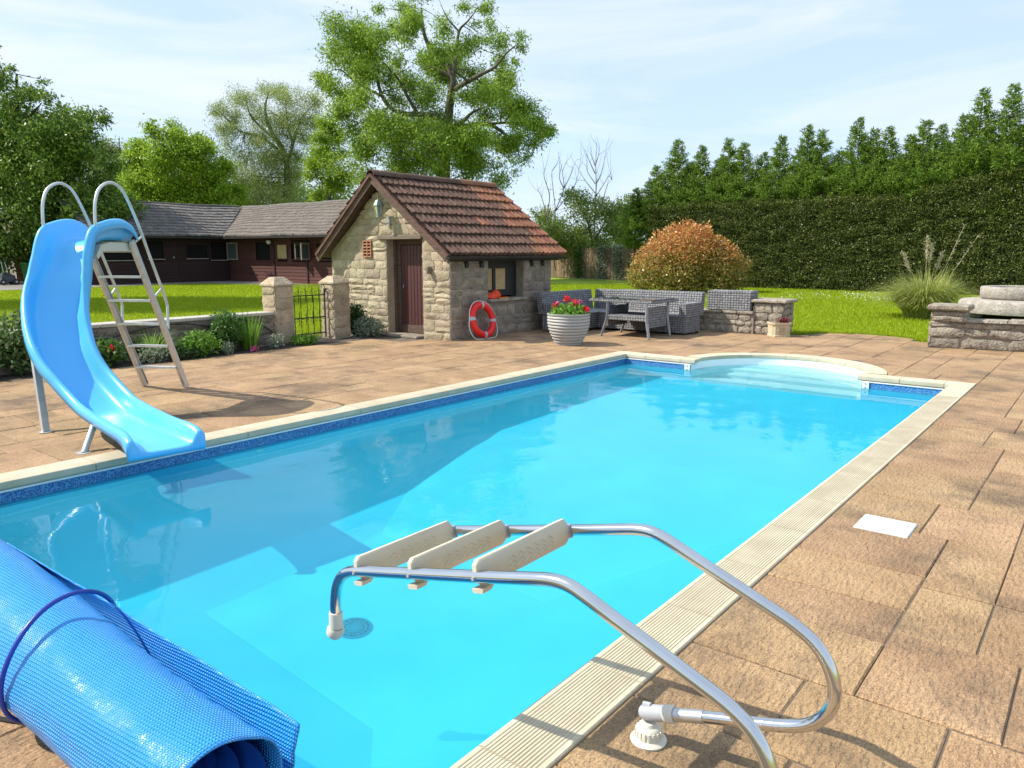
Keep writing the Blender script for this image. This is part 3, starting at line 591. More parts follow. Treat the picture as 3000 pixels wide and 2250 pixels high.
g = G(); g.box(wx - .25, WY0 + .0, WZ0 - .05, wx - .2, WY1, WZ1 + .05); mk('window_backing', g, M_void, shed)
g = G(); g.bbox(wx + .03, WY0 - .03, WZ0 - .055, SX1 + .075, WY1 + .03, WZ0 + .005, .012); mk('window_sill', g, M_grey, shed)
g = G(); g.bbox(wx + .03, WY0 - .01, WZ1 - .0, SX1 + .02, WY1 + .01, WZ1 + .10, .01); mk('window_lintel', g, M_wood, shed)
# roof: deck, tiles, ridge, barge boards, gutter, rafter ends
RY0, RY1 = 10.43, 14.24
g = G()
for x0, z0, x1, z1 in ((RX, RZ - .055, ERX, ERZ - .055), (ELX, ELZ - .055, RX - .001, RZ - .055)): g.hexa([(x0, RY0 + .06, z0 - .05), (x1, RY0 + .06, z1 - .05), (x1, RY1 - .05, z1 - .05), (x0, RY1 - .05, z0 - .05), (x0, RY0 + .06, z0), (x1, RY0 + .06, z1), (x1, RY1 - .05, z1), (x0, RY1 - .05, z0)])
roof = mk('roof', g, M_wood, shed)
NROW, NCOL = 8, 13
def tile_mesh(w, L_):
    g = G(); nu = 12
    prof = [.030 * max(0, math.cos(2 * math.pi * (u * 2))) + .007 * math.cos(4 * math.pi * u * 2) for u in np.linspace(0, 1, nu + 1)]
    for v, lift in ((0, 0), (.5, .001), (1, 0)):
        g.v += [(w * k / nu, L_ * v, prof[k] + .062 * (1 - v)) for k in range(nu + 1)]
    n = nu + 1
    for r in range(2): g.f += [(r * n + k, r * n + k + 1, (r + 1) * n + k + 1, (r + 1) * n + k) for k in range(nu)]
    m0 = len(g.v); g.v += [(w * k / nu, 0, prof[k] - .008) for k in range(nu + 1)]
    g.f += [(m0 + k, m0 + k + 1, k + 1, k) for k in range(nu)]
    return g
SL = math.hypot(ERX - RX, ERZ - RZ); tw = (RY1 - RY0) / NCOL; ex = SL / NROW
tmesh = [meshdata('roof_tile', tile_mesh(tw + .012, ex + .06), m_, 40) for m_ in (M_tile, M_tile2)]
dn = Vector((ERX - RX, 0, ERZ - RZ)).normalized(); nrm = Vector((-dn.z, 0, dn.x)); alongY = Vector((0, 1, 0))
for r in range(NROW):
    for c in range(NCOL):
        p = Vector((RX, RY0 + c * tw, RZ - .04)) + dn * (ex * (r + 1) + .02 + rnd.uniform(-.008, .012))
        X_, Y_, Z_ = alongY, -dn, alongY.cross(-dn)
        if Z_.z < 0: Z_ = -Z_
        M = Matrix((X_, Y_, Z_)).transposed().to_4x4(); M = Matrix.Translation(p + Z_ * (.012 + rnd.uniform(0, .006))) @ M @ Matrix.Rotation(rnd.uniform(-.012, .012), 4, 'Z') @ Matrix.Rotation(rnd.uniform(-.01, .012), 4, 'X')
        far = c / NCOL + .12 * math.sin(r * 2.1) > .74 or (c > 8 and r < 2) or rnd.random() < .03
        place('roof_tile', tmesh[1 if far else 0], M, roof)
g = G(); dn2 = Vector((ELX - RX, 0, ELZ - RZ)).normalized(); SL2 = math.hypot(ELX - RX, ELZ - RZ); tg = tile_mesh(tw + .012, SL2 / NROW + .06)
for r in range(NROW):
    for c in range(NCOL):
        p = Vector((RX, RY1 - c * tw, RZ - .04)) + dn2 * (SL2 / NROW * (r + 1) + .02); X_, Y_ = -alongY, -dn2; Z_ = X_.cross(Y_)
        M = Matrix((X_, Y_, Z_)).transposed().to_4x4(); M = Matrix.Translation(p + Z_ * .014) @ M; g.add([M @ Vector(v) for v in tg.v], tg.f)
mk('rear_slope_tiles', g, M_tile, roof, smooth=40, kind='stuff')
rg = G(); n = 10
for v in (0, 1): rg.v += [(.12 * math.cos(math.pi * k / n), .44 * v, .115 * math.sin(math.pi * k / n)) for k in range(n + 1)]
rg.f = [(k, k + 1, n + 2 + k, n + 1 + k) for k in range(n)]
m0 = len(rg.v); rg.v += [(.10 * math.cos(math.pi * k / n), 0, .095 * math.sin(math.pi * k / n)) for k in range(n + 1)]; rg.f += [(k + 1, k, m0 + k, m0 + k + 1) for k in range(n)]
ridge_me = [meshdata('ridge_tile', rg, m_, 50) for m_ in (M_tile, M_tile2)]; NR = 9
for k in range(NR):
    M = Matrix.Translation((RX, RY0 - .01 + k * (RY1 - RY0) / NR, RZ - .03 + rnd.uniform(-.004, .006))) @ Matrix.Rotation(rnd.uniform(-.012, .012), 4, 'Z'); place('ridge_tile', ridge_me[1 if k > 5 else 0], M, roof)
for (x, z, nm) in ((ERX, ERZ, 1), (ELX, ELZ, 0)):   # barge boards and mortared verges
    d = Vector((x - RX, 0, z - RZ)).normalized(); e = Vector((x, 0, z)) + d * .05
    for y, hgt, th, dz, m_ in ((RY0 + .03, .11, .035, -.115, M_wood), (RY0 + .012, .05, .075, -.018, M_tile)):
        g = G(); a, b = Vector((RX, y, RZ + dz)), Vector((e.x, y, e.z + dz)); N_ = 10
        for k in range(N_ + 1):
            p = a + (b - a) * k / N_; q = Vector((-d.z, 0, d.x)); q = q if q.z > 0 else -q; j = rnd.uniform(-.006, .006) if m_ is M_tile else rnd.uniform(-.002, .002)
            g.v += [tuple(p - q * hgt / 2 + Vector((0, th / 2 + j, 0))), tuple(p - q * (hgt / 2 + j) + Vector((0, -th / 2 + j, 0))), tuple(p + q * (hgt / 2 + j) + Vector((0, -th / 2, 0))), tuple(p + q * hgt / 2 + Vector((0, th / 2, 0)))]
        g.f = [(4 * k + i, 4 * k + (i + 1) % 4, 4 * k + 4 + (i + 1) % 4, 4 * k + 4 + i) for k in range(N_) for i in range(4)] + [(3, 2, 1, 0), (4 * N_, 4 * N_ + 1, 4 * N_ + 2, 4 * N_ + 3)]
        mk('barge_board' if m_ is M_wood else 'verge', g, m_, roof)
g = G(); gx, gz = ERX + .035, ERZ - .075; m = 8
for y in (RY0 - .02, RY1 + .03): g.v += [(gx + .055 * math.cos(math.pi + math.pi * k / m), y, gz + .055 * math.sin(math.pi + math.pi * k / m)) for k in range(m + 1)]
g.f = [(k, k + 1, m + 2 + k, m + 1 + k) for k in range(m)] + [tuple(range(m + 1)), tuple(range(m + 1, 2 * m + 2))[::-1]]; mk('gutter', g, M_dark, roof)
g = G(); g.box(ERX - .12, RY0 + .06, ERZ - .16, ERX - .085, RY1 - .05, ERZ - .02); mk('fascia', g, M_dark, roof)
for y in (11.15, 11.6, 13.25, 13.65): g = G(); g.hexa([(SX1 - .05, y - .045, 1.44), (ERX - .13, y - .045, 1.38), (ERX - .13, y + .045, 1.38), (SX1 - .05, y + .045, 1.44), (SX1 - .05, y - .045, 1.56), (ERX - .13, y - .045, 1.47), (ERX - .13, y + .045, 1.47), (SX1 - .05, y + .045, 1.56)]); mk('rafter_end', g, M_dark, roof)

# things at the shed
t = thing('life_ring', 'red and white banded life ring leaning on the shady stone wall under the window', 'life ring', (-9.72, 11.36, 0))
M_ring = mat('red_life_ring_shell', (.74, .010, .006), (.78, .016, .009), 4, .42, .08, 60); M_band = mat('silver_band', (.42, .45, .47), None, rough=.4)
tilt = rad(14); ro, ri = .30, .072; e1 = Vector((0, 1, 0)); e2 = Vector((-math.sin(tilt), 0, math.cos(tilt))); cen = Vector((-9.735, 11.37, .372)); e3 = e1.cross(e2)
def ringpt(a, r=0, b=0): return cen + (e1 * math.cos(a) + e2 * math.sin(a)) * (ro + r * math.cos(b)) + e3 * r * .85 * math.sin(b)
g = G(); g.grid(lambda u, v: ringpt(2 * math.pi * u, ri, 2 * math.pi * v), 40, 12, True, True); mk('ring', g, M_ring, t, smooth=True)
for k in range(4):
    a0 = rad(83 + 90 * k); g = G(); g.grid(lambda u, v: ringpt(a0 + .2 * (u - .5), ri + .003, 2 * math.pi * v), 3, 12, False, True); mk('band', g, M_band, t, smooth=True)
g = G()
for k in range(4):
    a0, a1 = rad(83 + 90 * k), rad(83 + 90 * (k + 1)); sag = (.02, .13, .12, .02)[k]; ps = []
    for s_ in np.linspace(0, 1, 9): a = a0 + (a1 - a0) * s_; p = ringpt(a) + (ringpt(a) - cen).normalized() * (ri + .004 + sag * math.sin(math.pi * s_) * .8); p.z = max(p.z, .012); p.x = max(p.x, -9.9); ps.append(p)
    if k == 0: g0 = g
    g.tube(ps, .008, 6)
mk('grab_rope', g, mat('white_rope', (.74, .72, .66), (.80, .79, .74), 20, .8, .3, 90), t, kind='stuff')
t = thing('life_jacket', 'crumpled orange red life jacket lying on the shed window sill', 'life jacket', (-10.0, 12.1, .745))
M_or = mat('orange_nylon', (.80, .045, .012), (.86, .085, .02), 10, .6, .5, 22, dist=.02)
def blob(g, c, r, seed, nu=18, nv=12, amp=.35):
    def fn(u, v):
        th, ph = 2 * math.pi * u, math.pi * v; d = Vector((math.cos(th) * math.sin(ph), math.sin(th) * math.sin(ph), math.cos(ph)))
        k = 1 + amp * noise.noise(d * 1.6 + Vector((seed, 0, 0))) + amp * .5 * noise.noise(d * 4 + Vector((0, seed, 0))); return (c[0] + d.x * r[0] * k, c[1] + d.y * r[1] * k, max(c[2] + d.z * r[2] * k, .7465))
    g.grid(fn, nu, nv, True); return g
g = blob(G(), (-10.02, 12.0, .80), (.10, .17, .075), 3); mk('vest', g, M_or, t, smooth=True)
g = blob(G(), (-10.03, 12.13, .83), (.08, .12, .09), 9); mk('collar', g, M_or, t, smooth=True)
g = G(); g.bar((-9.99, 12.16, .757), (-9.97, 12.44, .757), .05, .02); mk('strap', g, mat('orange_strap', (.85, .20, .02), None, rough=.6), t)

# ------------------------------------------------------------------ garden wall, gate piers, gate
M_pier = mat('pier_stone', (.33, .255, .165), (.46, .375, .25), 6, .92, .9, 24, vary=.14, c3=(.22, .17, .12), s3=30, f3=.55, dist=.025)
M_coping2 = mat('wall_coping_stone', (.40, .36, .30), (.50, .46, .39), 7, .9, .5, 40, vary=.06)
def box_stone(parent, m, x0, y0, x1, y1, z0, z1, lo, hi, wlo, whi, sides='-x+x-y+y', proud=.02, name='stone'):
    """rubble facing on the chosen sides of a rectangular block"""
    if '-y' in sides: stonework(parent, m, lambda u, v, n: (u, y0 - n, v), lambda v: (x0, x1), z0, z1, lo, hi, wlo, whi, proud=proud, jt=.006, name=name)
    if '+y' in sides: stonework(parent, m, lambda u, v, n: (x1 + x0 - u, y1 + n, v), lambda v: (x0, x1), z0, z1, lo, hi, wlo, whi, proud=proud, jt=.006, name=name)
    if '+x' in sides: stonework(parent, m, lambda u, v, n: (x1 + n, u, v), lambda v: (y0, y1), z0, z1, lo, hi, wlo, whi, proud=proud, jt=.006, name=name)
    if '-x' in sides: stonework(parent, m, lambda u, v, n: (x0 - n, y1 + y0 - u, v), lambda v: (y0, y1), z0, z1, lo, hi, wlo, whi, proud=proud, jt=.006, name=name)
gw = thing('garden_wall', 'low grey retaining wall with flat pale coping between flower bed and left lawn', 'wall', (-12.25, 3.5, 0))
g = G(); g.box(-12.42, -2, -.1, -12.12, 8.24, .55); mk('wall_core', g, M_mortar2, gw)
stonework(gw, mat('dark_wall_stone', (.13, .105, .08), (.23, .19, .145), 4, .9, .7, 24, vary=.2, c3=(.09, .075, .06), s3=26, f3=.54, dist=.02), lambda u, v, n: (-12.12 + n, u, v), lambda v: (1.0, 8.24), 0, .545, .15, .3, .3, .85, proud=.018, jt=.006)
for k in range(9): y = 8.235 - 1.02 * k; g = G(); g.bbox(-12.46, y - 1.012, .551, -12.085, y, .605, .008); mk('coping_slab', g, M_coping2, gw)
t = thing('garden_hose', 'thin black hose looping along the low garden wall behind the plants', 'hose', (-12.06, 6, .3))
g = G(); g.tube(catmull([(-12.06, 2.8, .42), (-12.05, 4.0, .36), (-12.06, 5.2, .38), (-12.06, 5.9, .50), (-12.05, 6.5, .52), (-12.06, 7.0, .44), (-12.05, 7.4, .52), (-12.06, 7.8, .46), (-12.05, 8.12, .28), (-12.0, 8.3, .06)], 6), .012, 6); mk('hose_line', g, M_dark, t)
def pier(name, label, x0, y0, x1, y1, h, cap):
    t = thing(name, label, 'gate pier', ((x0 + x1) / 2, (y0 + y1) / 2, 0)); g = G(); g.box(x0 + .01, y0 + .01, -.1, x1 - .01, y1 - .01, h); mk('pier_core', g, M_mortar, t)
    box_stone(t, M_pier, x0 + .005, y0 + .005, x1 - .005, y1 - .005, 0, h, .2, .38, .3, .5, '+x-y+y', .016)
    g = G(); a = .02; g.add([(x0 - a, y0 - a, h), (x1 + a, y0 - a, h), (x1 + a, y1 + a, h), (x0 - a, y1 + a, h), (x0 - a, y0 - a, h + .03), (x1 + a, y0 - a, h + .03), (x1 + a, y1 + a, h + .03), (x0 - a, y1 + a, h + .03), (x0 + .12, y0 + .1, h + cap), (x1 - .12, y0 + .1, h + cap), (x1 - .12, y1 - .1, h + cap), (x0 + .12, y1 - .1, h + cap)],
                    [(3, 2, 1, 0), (8, 9, 10, 11)] + [(k, (k + 1) % 4, 4 + (k + 1) % 4, 4 + k) for k in range(4)] + [(4 + k, 4 + (k + 1) % 4, 8 + (k + 1) % 4, 8 + k) for k in range(4)]); mk('pier_cap', g, M_pier, t); return t
pier('gate_pier', 'buff stone gate pier with pointed cap at the end of the low garden wall', -12.46, 8.25, -12.05, 8.66, 1.07, .16)
pier('gate_pier', 'buff stone gate pier with pointed cap standing right beside the stone shed', -12.44, 9.57, -12.03, 9.98, 1.07, .15)
gate = thing('iron_gate', 'black wrought iron garden gate with spear tops between two stone piers', 'gate', (-12.25, 9.12, 0))
gxx = -12.25; ya, yb = 8.70, 9.52
for z in (.86, .43, .12): g = G(); g.bar((gxx, ya, z), (gxx, yb, z), .012, .022); mk('gate_rail', g, M_dark, gate)
for y in (ya, yb): g = G(); g.bar((gxx, y, .03), (gxx, y, .98), .022, .022, (1, 0, 0)); mk('gate_stile', g, M_dark, gate)
for k in range(5):
    y = ya + (yb - ya) * (k + .75) / 5.6; g = G(); g.tube([(gxx, y, .10), (gxx, y, .85)], .008, 6); mk('gate_bar', g, M_dark, gate)
    y2 = ya + (yb - ya) * (k + .3) / 5.2
    for z0, z1, z2, u in ((.87, .98, 1.06, 1), (.85, .78, .70, 0), (.30, .52, .60, 1)):
        g = G(); g.tube([(gxx + .012, y2, z0), (gxx + .012, y2, z1), (gxx + .012, y2, z2)], [.007, .008, .001], 6); mk('gate_spike', g, M_dark, gate)
for k in range(7):
    y = ya + .07 + k * (yb - ya - .1) / 6.6
    for z in (.915, .385): g = G(); g.tube([(gxx, y + .03 * math.cos(a), z + .028 * math.sin(a)) for a in np.linspace(0, 5, 9)], .005, 5); mk('gate_scroll', g, M_dark, gate)
g = G(); g.tube(catmull([(gxx, yb, .86), (gxx, yb + .03, .96), (gxx, yb - .02, 1.06), (gxx, yb - .06, 1.02), (gxx, yb - .04, .99)]), .008, 6); mk('gate_crook', g, M_dark, gate)

# ------------------------------------------------------------------ stable block across the left lawn
M_stable = mat('shade_dark_maroon_boards', (.028, .012, .011), (.045, .018, .016), 3, .85, .5, 30, vary=.14, stretch=(1, 1, 9), dist=.02)  # left wing copy of the boards, its shade put into the darker colour
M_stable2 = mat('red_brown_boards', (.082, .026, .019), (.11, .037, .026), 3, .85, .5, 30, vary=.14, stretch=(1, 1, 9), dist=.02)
M_shing = mat('grey_roof_shingle', (.095, .085, .080), (.185, .168, .155), 9, .9, .7, 40, vary=.22, c3=(.26, .24, .22), s3=14, f3=.62, dist=.02)
M_shing2 = mat('brown_roof_shingle', (.125, .103, .088), (.185, .155, .132), 9, .9, .7, 40, vary=.16, dist=.02)
M_frame = mat('faded_frame_paint', (.30, .26, .21), (.40, .35, .28), 8, .7)
stb = thing('stable_block', 'long low maroon timber stable with sagging grey shingle roof across the lawn', 'stable', (-41, 22, 0))
WX, WY, EZ, RGZ = -41.4, 25.4, 2.52, 4.42
VX, VY = -44.6, 28.5
yL0, xR1 = 17.4, -27.5; OH = .85
Lop = [(18.25, 19.75, 1.25, 2.02), (20.5, 21.4, 1.3, 2.26), (22.75, 23.98, 1.32, 2.05), (24.9, 26.6, 1.25, 2.22)]
Lop[3] = (23.98 + .25, 25.2, 1.22, 2.22)
def wall_with_holes(a0, a1, z1, holes, fn, m, name, parent, board=.19):
    zs = sorted({-.05, z1} | {h[2] for h in holes} | {h[3] for h in holes})
    z = 0.0; bk = G()
    while z < z1:                                     # lapped weatherboards
        ze = min(z + board, z1); iv = [(a0, a1)]
        for h in holes:
            if ze > h[2] + .02 and z < h[3] - .02:
                nv = []
                for p, q in iv:
                    if h[0] > p: nv.append((p, min(q, h[0])))
                    if h[1] < q: nv.append((max(p, h[1]), q))
                iv = [i for i in nv if i[1] - i[0] > .02] or []
        for p, q in iv:
            g = G(); s_ = .014; g.add([fn(p, z, .03), fn(q, z, .03), fn(q, ze - .004, .012), fn(p, ze - .004, .012), fn(p, z, 0), fn(q, z, 0), fn(q, ze, -.004), fn(p, ze, -.004)], [(0, 1, 2, 3), (1, 0, 4, 5), (5, 4, 7, 6), (3, 2, 6, 7), (0, 3, 7, 4), (1, 5, 6, 2)]); mk(name, g, m, parent)
        z = ze
lw = G(); lw.box(WX - .45, yL0, -.05, WX - .06, WY + .4, EZ + .2); lwall = mk('left_wing_wall', lw, M_void, stb)
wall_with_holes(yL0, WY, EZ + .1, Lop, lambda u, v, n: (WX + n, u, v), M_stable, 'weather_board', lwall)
rw = G(); rw.box(WX, WY + .06, -.05, xR1, WY + .45, EZ + .2); rwall = mk('right_wing_wall', rw, M_void, stb)
Rop = [(-38.6, -37.2, 1.2, 2.2), (-36.6, -35.72, 1.3, 2.05), (-35.3, -33.75, 1.28, 2.12), (-33.1, -31.9, 1.28, 2.1)]
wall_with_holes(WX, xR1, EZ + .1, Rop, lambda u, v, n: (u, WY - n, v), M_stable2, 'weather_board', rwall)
def frame(fn, a0, a1, z0, z1, parent, m, w=.06):
    g = G()
    for p in ((a0 - w, z0 - w, a0, z1 + w), (a1, z0 - w, a1 + w, z1 + w), (a0, z0 - w, a1, z0), (a0, z1, a1, z1 + w)): g.prism([(p[0], p[1]), (p[2], p[1]), (p[2], p[3]), (p[0], p[3])], lambda u, v: fn(u, v, .0), lambda u, v: fn(u, v, .06))
    return mk('window', g, m, parent)
for h in Lop:
    w_ = frame(lambda u, v, n: (WX + n, u, v), *h, lwall, M_stable if h[0] > 20 else M_stable)
    g = G(); g.prism([(h[0] - .05, h[2] - .06), (h[1] + .05, h[2] - .06), (h[1] + .05, h[2] - .015), (h[0] - .05, h[2] - .015)], lambda u, v: (WX + .0, u, v), lambda u, v: (WX + .10, u, v)); mk('sill', g, M_frame, w_)
for h in Rop: frame(lambda u, v, n: (u, WY - n, v), *h, rwall, M_stable2)
g = G(); g.box(-36.59, WY - .03, 1.31, -35.73, WY - .005, 2.04); mk('boarded_window', g, mat('pale_ply_hatch', (.44, .33, .16), (.52, .40, .21), 3, .6), rwall)
def leaf_shutter(p0, p1, z0, z1, parent):
    g = G(); a, b = Vector((*p0, 0)), Vector((*p1, 0)); w = .07; d = (b - a).normalized()
    for q0, q1, za, zb in ((a, a + d * w, z0, z1), (b - d * w, b, z0, z1), (a + d * w, b - d * w, z0, z0 + w), (a + d * w, b - d * w, z1 - w, z1)): g.bar((*q0.xy, (za + zb) / 2), (*q1.xy, (za + zb) / 2), .05, zb - za)
    o = mk('casement', g, M_frame, parent); g = G(); g.bar((*(a + d * w).xy, (z0 + z1) / 2), (*(b - d * w).xy, (z0 + z1) / 2), .012, z1 - z0 - 2 * w); mk('casement_pane', g, mat('dusty_glass', (.10, .12, .12), None, rough=.15, spec=.7) if 'dusty_glass' not in bpy.data.materials else bpy.data.materials['dusty_glass'], o)
leaf_shutter((WX + .08, 25.22), (WX + 1.0, 25.32), 1.2, 2.2, lwall); leaf_shutter((-33.72, WY - .06), (-33.35, WY - .85), 1.25, 2.12, rwall); leaf_shutter((-34.5, WY - .07), (-34.2, WY - .6), 1.3, 2.08, rwall)
for (x, ) in ((-33.95,), (-36.9,), (-31.6,)): g = G(); g.box(x - .05, WY - .07, 0, x + .05, WY - .032, 2.4); mk('door_post', g, M_stable, rwall)
for y in (24.15, 25.25, 20.2, 22.3): g = G(); g.box(WX + .032, y - .05, 0, WX + .07, y + .05, 2.4); mk('door_post', g, M_stable, lwall)
g = G(); g.tube([(WX + .06, 21.95, 1.36), (WX + .1, 21.95, 1.36)], .05, 8); mk('door_bolt', g, M_frame, lwall)
g = G(); g.box(WX + .03, 27.0, .16, WX + .06, 27.3, .2); 
NC = 11; sag = lambda s, t: -.05 * math.sin(s * .55 + 1) * math.sin(math.pi * t) - .022 * math.sin(s * 1.3)
def course(k, L):
    t0, t1 = k / NC, (k + 1) / NC + .03; g = G(); s = 0
    if L: a = yL0; b0 = WY - OH + (VY - WY + OH) * t0; b1 = WY - OH + (VY - WY + OH) * min(t1, 1)
    else: a = xR1; b0 = WX + OH - (WX + OH - VX) * t0; b1 = WX + OH - (WX + OH - VX) * min(t1, 1)
    sg = 1 if L else -1; x = a
    while (x - b1) * sg < 0:
        w = rnd.uniform(.22, .34); x2 = x + w * sg
        e0 = min(x2 * sg, b0 * sg) * sg; e1 = min(x2 * sg, b1 * sg) * sg; y0_ = min(x * sg, b0 * sg) * sg
        dz = rnd.uniform(-.008, .012); q = rnd.uniform(-.02, .02)
        def P(s_, t, up):
            z = EZ + (RGZ - EZ) * t + sag(s_, t) + up; dd = t * (WX + OH - VX)
            return (WX + OH - dd, s_, z) if L else (s_, WY - OH + t * (VY - WY + OH), z)
        c = [P(y0_, t0 + q / 4, .085 + dz), P(e0 - .008 * sg, t0 + q / 4, .085 + dz), P(e1 - .008 * sg, t1, .02), P(x, t1, .02), P(y0_, t0 + q / 4, .0), P(e0 - .008 * sg, t0 + q / 4, .0)]
        g.add(c, [(0, 1, 2, 3), (4, 5, 1, 0)]); x = x2
    return g
for k in range(NC):
    for L in (1, 0): mk('shingle_course', course(k, L), M_shing if L else M_shing2, stb, kind='stuff')
g = G()
g.add([(WX + OH + .01, yL0, EZ - .03), (WX + OH + .01, WY - OH - .01, EZ - .03), (VX, VY, RGZ - .05), (VX, yL0, RGZ - .05)], [(0, 1, 2, 3)]); g.add([(xR1, WY - OH - .01, EZ - .03), (xR1, VY, RGZ - .05), (VX, VY, RGZ - .05), (WX + OH + .01, WY - OH - .01, EZ - .03)], [(0, 1, 2, 3)])
g.add([(VX, yL0, RGZ - .05), (VX, VY, RGZ - .05), (VX - 4, VY + 3, EZ), (VX - 4, yL0, EZ)], [(0, 1, 2, 3)]); g.add([(VX, VY, RGZ - .05), (xR1, VY, RGZ - .05), (xR1, VY + 4, EZ), (VX - 4, VY + 4, EZ)], [(0, 1, 2, 3)])
mk('roof_underlay', g, M_dark, stb)
g = G(); g.tube([(VX, y, RGZ + .03 + sag(y, 1) + .02 * math.sin(y)) for y in np.arange(yL0, VY + .1, .9)], .09, 8); g.tube([(x, VY, RGZ + .03 + sag(x, 1)) for x in np.arange(VX, xR1, .9)], .09, 8); mk('ridge_capping', g, M_shing, stb, kind='stuff')
g = G(); g.tube([(WX + OH + .01, WY - OH - .01, EZ + .05), (VX, VY, RGZ + .03)], .035, 6); mk('valley_gutter', g, M_dark, stb)
g = G(); g.box(WX + OH - .01, yL0, EZ - .12, WX + OH + .07, WY - OH - .07, EZ - .01); g.box(WX + OH + .07, WY - OH - .07, EZ - .12, xR1, WY - OH + .01, EZ - .01); mk('eaves_board', g, M_dark, stb)
g = G(); g.lathe([(.0001, 2.30), (.12, 2.28), (.13, 2.18), (.07, 2.10), (.0001, 2.08)], (-37.1, WY - .2, 0), 10); mk('bulkhead_lamp', g, M_bead, rwall)
# yard in front of the stables
M_tar = mat('yard_concrete', (.17, .155, .14), (.25, .225, .20), .8, .9, .3, 30)
flat('stable_yard', [(WX - 12, 2), (-38.6, 2), (-38.9, 12), (-39.2, 22.6), (-27, 22.9), (-27, WY + .1), (WX, WY + .1), (WX - 12, WY + .1)], [], -.012, M_tar)

# ------------------------------------------------------------------ things by the stable yard
t = thing('wheelie_bin', 'green wheelie bin standing in the yard left of the stable', 'bin', (-45.6, 16.2, 0))
M_bin = mat('green_bin_plastic', (.035, .14, .03), (.045, .17, .038), 4, .5); bx, by = -45.6, 16.2
def taper(g, cx, cy, w0, d0, z0, w1, d1, z1): return g.hexa([(cx - w0, cy - d0, z0), (cx + w0, cy - d0, z0), (cx + w0, cy + d0, z0), (cx - w0, cy + d0, z0), (cx - w1, cy - d1, z1), (cx + w1, cy - d1, z1), (cx + w1, cy + d1, z1), (cx - w1, cy + d1, z1)])
g = taper(G(), bx, by, .24, .22, .06, .36, .30, 1.02); mk('bin_body', g, M_bin, t)
g = G(); g.hexa([(bx - .38, by - .33, 1.02), (bx + .40, by - .33, 1.02), (bx + .40, by + .33, 1.02), (bx - .38, by + .33, 1.02), (bx - .33, by - .3, 1.12), (bx + .3, by - .3, 1.07), (bx + .3, by + .3, 1.07), (bx - .33, by + .3, 1.12)]); mk('bin_lid', g, M_bin, t)
for s_ in (-1, 1): g = G(); g.tube([(bx - .2, by + s_ * .20, .1), (bx - .2, by + s_ * .26, .1)], .1, 12); mk('wheel', g, M_dark, t)
t = thing('garden_machine', 'small black wheeled machine with upright silver handle in the yard near the bin', 'trolley', (-45.0, 14.9, 0))
mx_, my_ = -45.0, 14.9
g = blob(G(), (mx_, my_, 0), (.01, .01, .01), 1) if False else G(); taper(g, mx_, my_, .30, .36, .16, .24, .28, .50); taper(g, mx_, my_ - .05, .2, .22, .5, .12, .14, .62); mk('engine_body', g, mat('black_machine_shell', (.02, .02, .024), (.05, .05, .055), 8, .35), t)
for sx in (-.3, .3):
    for sy in (-.3, .3): g = G(); g.tube([(mx_ + sx, my_ + sy, .15), (mx_ + sx * 1.25, my_ + sy, .15)], .15, 14); w_ = mk('wheel', g, M_dark, t); g = G(); g.tube([(mx_ + sx * 1.2, my_ + sy, .15), (mx_ + sx * 1.28, my_ + sy, .15)], .06, 10); mk('rim', g, M_alu, w_)
for sy in (-.1, .1): g = G(); g.tube([(mx_ - .05, my_ + sy, .5), (mx_ - .32, my_ + sy * .8, 1.18)], .018, 6); mk('handle_tube', g, M_alu, t)
g = G(); g.tube([(mx_ - .32, my_ - .1, 1.18), (mx_ - .32, my_ + .1, 1.18)], .022, 6); mk('grip', g, M_dark, t)
t = thing('brick_outhouse', 'orange brick wall behind the green bin, half hidden by trees', 'outhouse', (-49, 18.5, 0))
M_brick = mat('orange_brick', (.34, .13, .07), (.46, .19, .10), 6, .9, .4, 40, vary=.2)
g = G(); g.box(-50.5, 16.8, -.05, -49.25, 20.5, 3.2); mk('outhouse_wall', g, mat('brick_mortar', (.33, .28, .23), None, rough=.95), t)
g = G(); rws = 40
for r in range(rws):
    y = 16.8 + (.11 if r % 2 else 0)
    while y < 20.4: g.box(-49.25, y, r * .078 + .01, -49.235, min(y + .21, 20.5), r * .078 + .068); y += .225
mk('bricks', g, M_brick, t, kind='stuff')

# ------------------------------------------------------------------ board fence behind the shed
fen = thing('board_fence', 'weathered brown vertical board fence at the far end of the lawn behind the shed', 'fence', (-26, 40.7, 0))
fa, fb = Vector((-33.5, 43.0, 0)), Vector((-19.0, 38.4, 0)); fd = (fb - fa).normalized(); fl = (fb - fa).length; fnn = Vector((fd.y, -fd.x, 0)); M_fence = mat('fence_board', (.13, .085, .05), (.23, .16, .10), 4, .9, .6, 30, vary=.28, stretch=(1, 1, 8))
nb = int(fl / .15)
for k in range(nb):
    a = fa + fd * (k * .15); b = a + fd * rnd.uniform(.132, .146); h = 1.95 + rnd.uniform(-.05, .05); o_ = fnn * (.012 if k % 2 else 0); g = G()
    p0, p1, p2, p3 = a + o_, b + o_, b + o_ + fnn * .02, a + o_ + fnn * .02
    g.hexa([(p.x, p.y, .02) for p in (p0, p1, p2, p3)] + [(p.x, p.y, h) for p in (p0, p1, p2, p3)]); mk('fence_board', g, M_fence, fen)
for z in (.4, 1.6): g = G(); a, b = fa - fnn * .05, fb - fnn * .05; g.bar((a.x, a.y, z), (b.x, b.y, z), .05, .09); mk('fence_rail', g, M_fence, fen)

